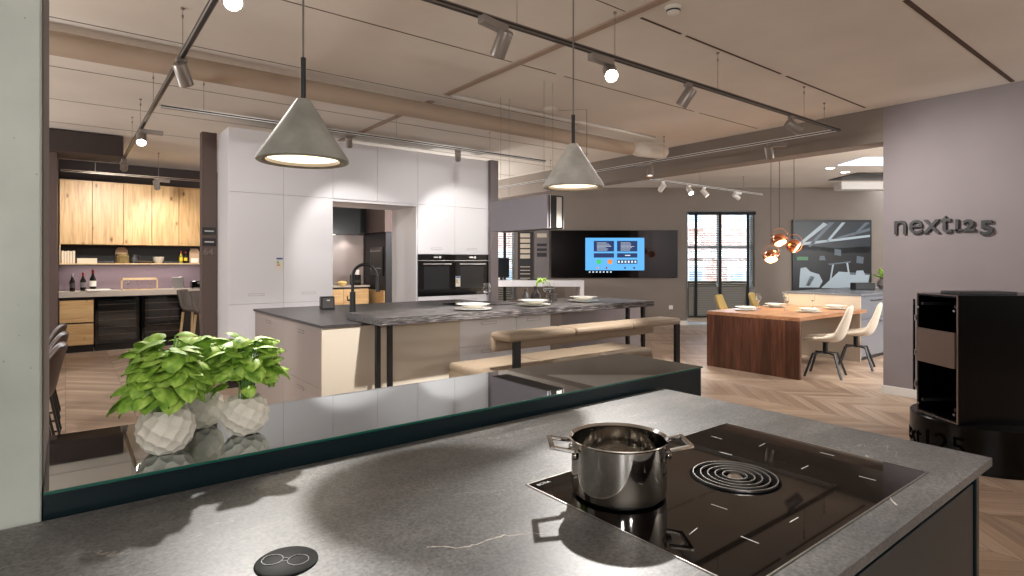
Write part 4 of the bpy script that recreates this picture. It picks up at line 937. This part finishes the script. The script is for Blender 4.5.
# sample boards
def sboard(lat, w, rows, label, mat):
    t = thing('sample_board', label, 'display board', bk(lat, D-.035, .9), RZ, 'front sample boards')
    part('board', B().box(-w/2, w/2, 0, .03, 0, 1.3, .003), mat, t)
    for z, h, m in rows: part('sample', B().box(-w*.33, w*.33, -.015, 0, z, z+h, .002), m, t)
sboard(.30, .34, [(1.10, .09, 'samp1'), (.98, .09, 'samp1'), (.86, .09, 'samp1'), (.74, .09, 'samp1'), (.62, .09, 'samp1'), (.42, .02, 'samp1'), (.34, .02, 'samp1'), (.26, .02, 'samp1'), (.16, .02, 'samp1')], 'dark board with cream sample strips, left one of two', 'signg')
sboard(.68, .34, [(1.10, .09, 'samp1'), (1.0, .05, 'samp2'), (.9, .06, 'samp3'), (.79, .06, 'samp3'), (.66, .09, 'samp3'), (.42, .05, 'samp2'), (.3, .05, 'samp2'), (.16, .02, 'samp1')], 'grey board with dark sample strips, right one of two', 'samp2')
t = thing('white_desk', 'high white console table in front of the sample boards', 'table', bk(0, 12.1, 0), RZ)
part('tabletop', B().box(-.42, 1.52, 0, .6, .92, 1.05, .003), 'white', t)
part('side_panel', B().box(1.44, 1.52, 0, .6, 0, .92, .003), 'white', t); part('side_panel', B().box(-.42, -.34, 0, .6, 0, .92, .003), 'white', t)
t = thing('computer_monitor', 'black monitor seen edge on at the left end of the white console', 'monitor', bk(-.22, 12.35, 1.051), RZ+1.0)
part('screen', B().box(-.27, .27, -.02, .02, .06, .48, .005), 'black', t); part('stand', B().box(-.03, .03, -.01, .03, 0, .2).box(-.1, .1, -.08, .08, 0, .01), 'black', t)
t = thing('laptop', 'thin dark laptop lying on the white console', 'laptop', bk(.5, 12.35, 1.051), RZ)
part('base', B().box(-.17, .17, -.12, .12, 0, .015, .003), 'signg', t); part('keyboard', B().box(-.14, .14, -.02, .1, .015, .017), 'black', t)

# ------------------------------------------------------------------ dining area
wt_ = thing('dining_table', 'walnut dining table with solid waterfall end panel', 'table', (7.05, 3.36, 0))
part('end_panel', B().box(0, .045, 0, 1.28, 0, .715, .001), 'walnut', wt_)
part('tabletop', B().box(0, 1.98, 0, 1.28, .716, .76, .001), 'walnuth', wt_)
part('side_panel', B().box(.05, 1.2, 1.22, 1.25, 0.02, .715), 'walnut', wt_)
isl = thing('dining_island', 'beige and blue grey island behind the walnut table', 'kitchen island', (9.04, 3.44, 0))
part('body', B().box(.02, 4.2, .02, 1.1, .06, .94), 'bgisl', isl)
part('end_panel', B().box(0, .02, 0, 1.12, 0, .945, .001), 'beigefr', isl, label='beige end panel behind the table')
part('plinth', B().box(.04, 4.2, .04, 1.0, 0, .06), 'walldk', isl)
for k in range(4):
    for z0, z1 in ((.62, .92), (.06, .60)):
        d = part('drawer_front', B().box(.03+1.04*k, 1.06+1.04*k, 0, .02, z0, z1, .001), 'bgisl', isl)
        part('handle', B().box(.35+1.04*k, .75+1.04*k, -.03, -.02, z1-.05, z1-.04).box(.36+1.04*k, .37+1.04*k, -.02, 0, z1-.05, z1-.04).box(.73+1.04*k, .74+1.04*k, -.02, 0, z1-.05, z1-.04), 'black', d)
solo('dining_island_worktop', B().box(-.01, 4.25, -.01, 1.13, 0, .025, .001), 'bgisl', 'thin blue grey worktop of the island behind the walnut table', 'worktop', (9.04, 3.44, .946))
for i, (x, y, l) in enumerate(((7.55, 4.35, 'at the window side, left end of the walnut table'), (8.45, 4.4, 'at the window side, middle of the walnut table'), (7.95, 3.66, 'at the near side, before the first cream chair'), (8.8, 3.68, 'at the near side, before the second cream chair'))):
    setting((x, y, .761), l, 'plates on the walnut table')
wineglass((7.95, 4.38, .761), 'wine glass left on the walnut table before the blinds', .22); wineglass((8.80, 4.42, .761), 'wine glass beneath the copper lamps on the walnut table', .22)
wineglass((8.0, 4.0, .761), 'wine glass on the walnut table before the beige panel', .2); wineglass((8.75, 3.98, .761), 'right wine glass on the walnut table near the beige panel', .2)
# copper pendants
def copper(lat, fw, z, tilt, label):
    x, y, _ = bk(lat, fw); t = thing('copper_pendant', label, 'pendant lamp', (x, y, z), 0, 'copper pendants over the walnut table')
    m = Matrix.Rotation(tilt, 4, Vector((FX, FY, 0))) @ Matrix.Rotation(-.5, 4, Vector((FY, -FX, 0)))
    r = .105; pr = [(r*math.sin(math.radians(a)), r*math.cos(math.radians(a))) for a in range(0, 126, 9)]
    pr += [(q*.97, zz) for q, zz in reversed(pr[1:])]
    part('shade', B().lathe(pr, n=32, mat=m), 'copper', t, True)
    part('diffuser', B().lathe([(0, -.052), (r*.8, -.052), (r*.8, -.05), (0, -.05)], n=24, mat=m), 'cop_in', t, True)
    part('ring', B().tube([(FY*.135*math.cos(a*PI/12)*.95, -FX*.135*math.cos(a*PI/12)*.95, .04+.135*math.sin(a*PI/12)) for a in range(24)], .005, 8, closed=True), 'copper', t, True)
    part('cord', B().tube([(0, 0, .17), (0, 0, CZ-z)], .004, 6), 'black', t, True)
    l = bpy.data.lights.new('bulb_or_fill', 'SPOT'); l.energy = 30; l.spot_size = math.radians(130); l.spot_blend = .7; l.color = (1, .8, .5); l.shadow_soft_size = .05
    lo = bpy.data.objects.new('bulb_or_fill', l); COL.objects.link(lo); lo.parent = t; lo.location = (0, 0, -.07)
copper(3.88, 8.6, 1.52, .15, 'lowest copper globe pendant over the walnut table, at the left')
copper(4.03, 8.65, 1.77, -.15, 'highest copper globe pendant, in the middle of the three')
copper(4.25, 8.65, 1.68, -.9, 'copper globe pendant at the right, its globe turned away')
# picture
pw, ph, PZ = 1.8, 1.60, .80
p = thing('wall_picture', 'large framed dark print of an attic interior on the dining room wall', 'picture', bk(7.29, D-.03, PZ), RZ)
part('frame', B().box(-.90, .90, -.02, .03, 0, ph, .004), 'art0', p)
A = B(); y0 = -.022
def ap(m, pts): A.m = m; A.prism([(x, y0, z) for x, z in pts], (0, .0015, 0))
ap(3, [(-.86, .85), (.86, .85), (.86, 1.55), (-.86, 1.55)])
ap(0, [(-.86, .80), (.86, .80), (.86, 1.0), (.1, .95), (-.86, 1.05)])
y0 = -.0235
ap(2, [(-.86, .98), (-.80, .96), (-.1, 1.5), (-.2, 1.54)]); ap(1, [(-.55, 1.0), (-.50, .98), (.05, 1.54), (-.08, 1.54)]); ap(2, [(-.15, 1.1), (-.1, 1.08), (.30, 1.54), (.22, 1.54)])
ap(1, [(.1, 1.2), (.12, 1.16), (.86, 1.35), (.86, 1.42)]); ap(2, [(-.86, 1.06), (.86, 1.26), (.86, 1.21), (-.86, 1.0)]); ap(1, [(.45, 1.24), (.50, 1.24), (.86, 1.54), (.75, 1.54)])
ap(2, [(-.25, .05), (.8, .05), (.86, .38), (.15, .42)]); ap(0, [(-.86, .62), (-.1, .62), (-.1, .88), (-.86, .92)]); ap(0, [(.4, .35), (.86, .35), (.86, .8), (.4, .85)])
y0 = -.025
ap(2, [(-.75, .06), (-.3, .06), (-.22, .2), (-.3, .36), (-.5, .42), (-.6, .52), (-.72, .5), (-.74, .3)]); ap(0, [(-.6, .1), (-.52, .1), (-.4, .3), (-.5, .32)])
ap(1, [(-.1, .60), (.42, .66), (.42, .63), (-.05, .57)]); ap(2, [(.0, .58), (.04, .58), (-.04, .15), (-.07, .15)]); ap(2, [(.32, .62), (.36, .62), (.42, .2), (.39, .2)])
ap(4, [(-.8, .68), (-.55, .68), (-.55, .76), (-.8, .76)]); ap(1, [(-.3, .68), (-.15, .68), (-.18, .78), (-.28, .78)]); ap(1, [(.05, .8), (.2, .78), (.2, .92), (.05, .94)])
ap(2, [(.5, .12), (.75, .1), (.78, .3), (.7, .45), (.55, .44)]); ap(1, [(.55, .62), (.7, .6), (.72, .75), (.56, .78)])
part('print', A, ['art0', 'art1', 'art2', 'art3', 'art4'], p)
t = thing('potted_plant', 'small leafy plant in a round vase at the right end of the island', 'plant', (11.35, 3.95, .972))
part('vase', B().lathe([(0, 0), (.06, 0), (.1, .06), (.09, .13), (.05, .17), (.055, .19), (.04, .18), (0, .15)], n=24), 'samp2', t, True)
fb2 = B(); rng = random.Random(9)
for k in range(26):
    a = rng.random()*6.28; L = rng.uniform(.15, .3); e = rng.uniform(.2, 1.1); c, s = math.cos(a), math.sin(a)
    p0 = Vector((0, 0, .17)); p1 = Vector((c*L*math.cos(e), s*L*math.cos(e), .17+L*math.sin(e))); side = Vector((-s, c, 0))*.03; mid = p0.lerp(p1, .6)+Vector((0, 0, .02))
    fb2.prism([p0, mid+side, p1, mid-side], (0, 0, .002))
part('foliage', fb2, 'leaf', t)
solo('black_cup_holder', B().box(-.17, .17, -.08, .08, 0, .12, .01), 'black', 'black box on the blue grey worktop in front of the picture', 'box', (10.6, 4.0, .972), ROT)
# dining room ceiling: downlights, dark opening, skylight
for i, (x, y) in enumerate((bk(5.77, 10.4)[:2], bk(6.3, 10.85)[:2])):
    t = thing('recessed_downlight', 'recessed ceiling downlight in the dining room, %s' % ['left', 'right'][i], 'downlight', (x, y, CZ), 0, 'recessed downlights')
    part('rim', B().lathe([(.07, -.004), (.09, -.004), (.09, 0.001), (.07, .001)], n=24, close=True), 'detw', t, True)
    part('lamp', B().lathe([(0, -.002), (.07, -.002), (.07, .001), (0, .001)], n=24), 'lens', t)
struct('trim_60', B().box(0, 1.5, 0, 1.0, 0, .02), 'black', bk(6.55, 10.9, CZ-.012), ROT)
struct('trim_61', B().box(0, 1.8, 0, .3, 0, .16), 'whitetrim', bk(6.95, 12.1, CZ-.165), ROT)
struct('trim_62', B().box(0, .8, 0, .75, 0, .02), 'sky', bk(5.7, 9.3, CZ-.012), ROT)

# ------------------------------------------------------------------ sign, plinth and display box on the right
t = thing('wall_lettering', 'dark raised lettering next125 on the mauve grey wall', 'sign', (7.09, 2.37, 1.74))
textmesh('next', .31, .03, 'signg', 'lettering', t, (-.02, 0, 0), (PI/2, 0, -PI/2), sx=.93, off=.001)
textmesh('1', .165, .03, 'signg', 'lettering', t, (-.02, -.53, .01), (PI/2, 0, -PI/2), sx=.9, off=.006)
textmesh('2', .155, .03, 'signg', 'lettering', t, (-.02, -.615, .01), (PI/2, 0, -PI/2), sx=1.25, off=.006)
textmesh('5', .19, .03, 'signg', 'lettering', t, (-.02, -.745, -.03), (PI/2, 0, -PI/2), sx=1.2, off=.006)
part('serif', B().box(-.035, -.005, -.612, -.54, .01, .028), 'signg', t)
PCX, PCY = bk(3.42, 4.20)[:2]
pl = thing('round_plinth', 'low round black plinth with dark lettering under the display cabinet', 'plinth', (PCX, PCY, 0))
PR = .42
part('drum', B().lathe([(0, 0), (PR, 0), (PR, .312), (PR-.006, .318), (0, .318)], n=96), 'drum', pl, True)
def bend(co):
    a = ANG-math.radians(39.2)+PI/2-.22 + co.x/PR
    r = PR+.002+co.z
    return Vector((math.cos(a)*r, math.sin(a)*r, co.y))
textmesh('next125', .19, .003, 'joint_black', 'lettering', pl, (0, 0, .10), (0, 0, 0), sx=1.1, bend=bend)
db = thing('display_cabinet', 'black cabinet carcass with open side and bronze drawer front on round plinth', 'cabinet', bk(3.07, 3.95, .3185), ROT)
H = .89; Wd, Dp = .95, .40
part('shell', B().box(0, Wd, 0, .018, 0, H).box(0, Wd, Dp-.018, Dp, 0, H).box(0, Wd, .018, Dp-.018, 0, .018).box(0, Wd, .018, Dp-.018, H-.018, H).box(.5, .52, .018, Dp-.018, .018, H-.018), 'drum', db)
part('edge_frame', B().box(-.003, .0, 0, .012, 0, H).box(-.003, 0, Dp-.006, Dp, 0, H).box(-.003, 0, 0, Dp, 0, .006).box(-.003, 0, 0, Dp, H-.006, H), 'bronze', db)
part('drawer', B().box(-.012, .0, .02, Dp-.006, .38, .63, .001), 'bronze', db, label='brushed bronze drawer front')
part('rail', B().box(.01, .4, .03, .05, .08, .10).box(.01, .4, Dp-.05, Dp-.03, .08, .10).box(.01, .4, .03, .05, .80, .82).box(.01, .4, Dp-.05, Dp-.03, .80, .82), 'signg', db)
part('top_strip', B().box(.1, .5, .1, .3, H, H+.02, .004), 'signg', db)
dd = part('door', B().box(-.012, -.004, Dp+.012, Dp+.03, .15, H-.05, .001), 'blackg', db)
part('hinge', B().box(-.012, .03, Dp, Dp+.014, .18, .22).box(-.012, .03, Dp, Dp+.014, .42, .46).box(-.012, .03, Dp, Dp+.014, .68, .72), 'brush', dd)
fx = B()
for y in (.02, Dp-.03):
    for z in (.06, H-.11): fx.lathe([(0, .004), (.009, .003), (.009, 0)], n=12, mat=Matrix.Translation((-.003, y+.012, z)) @ Matrix.Rotation(-PI/2, 4, 'Y'))
part('fitting', fx, 'brush', db)

# ------------------------------------------------------------------ daylight, camera, view
w = bpy.data.worlds.new('World'); sc.world = w; w.use_nodes = True
w.node_tree.nodes['Background'].inputs[0].default_value = (.86, .93, 1, 1); w.node_tree.nodes['Background'].inputs[1].default_value = 6.5
cam = bpy.data.cameras.new('camera'); co = bpy.data.objects.new('camera', cam); COL.objects.link(co)
co.location = (0, 0, 1.44); co.rotation_euler = (PI/2, 0, ROT); cam.sensor_width = 36; cam.lens = 574/1024*36; cam.shift_y = -26/1024; cam.clip_start = .05; cam.clip_end = 100
sc.camera = co
sc.view_settings.view_transform = 'Standard'; sc.view_settings.look = 'None'; sc.view_settings.gamma = 1; sc.view_settings.use_curve_mapping = False
sc.view_settings.exposure = 0.22
sc.cycles.use_denoising = True
sc.cycles.max_bounces = 10; sc.cycles.diffuse_bounces = 5; sc.cycles.glossy_bounces = 5; sc.cycles.transmission_bounces = 8; sc.cycles.sample_clamp_indirect = 6
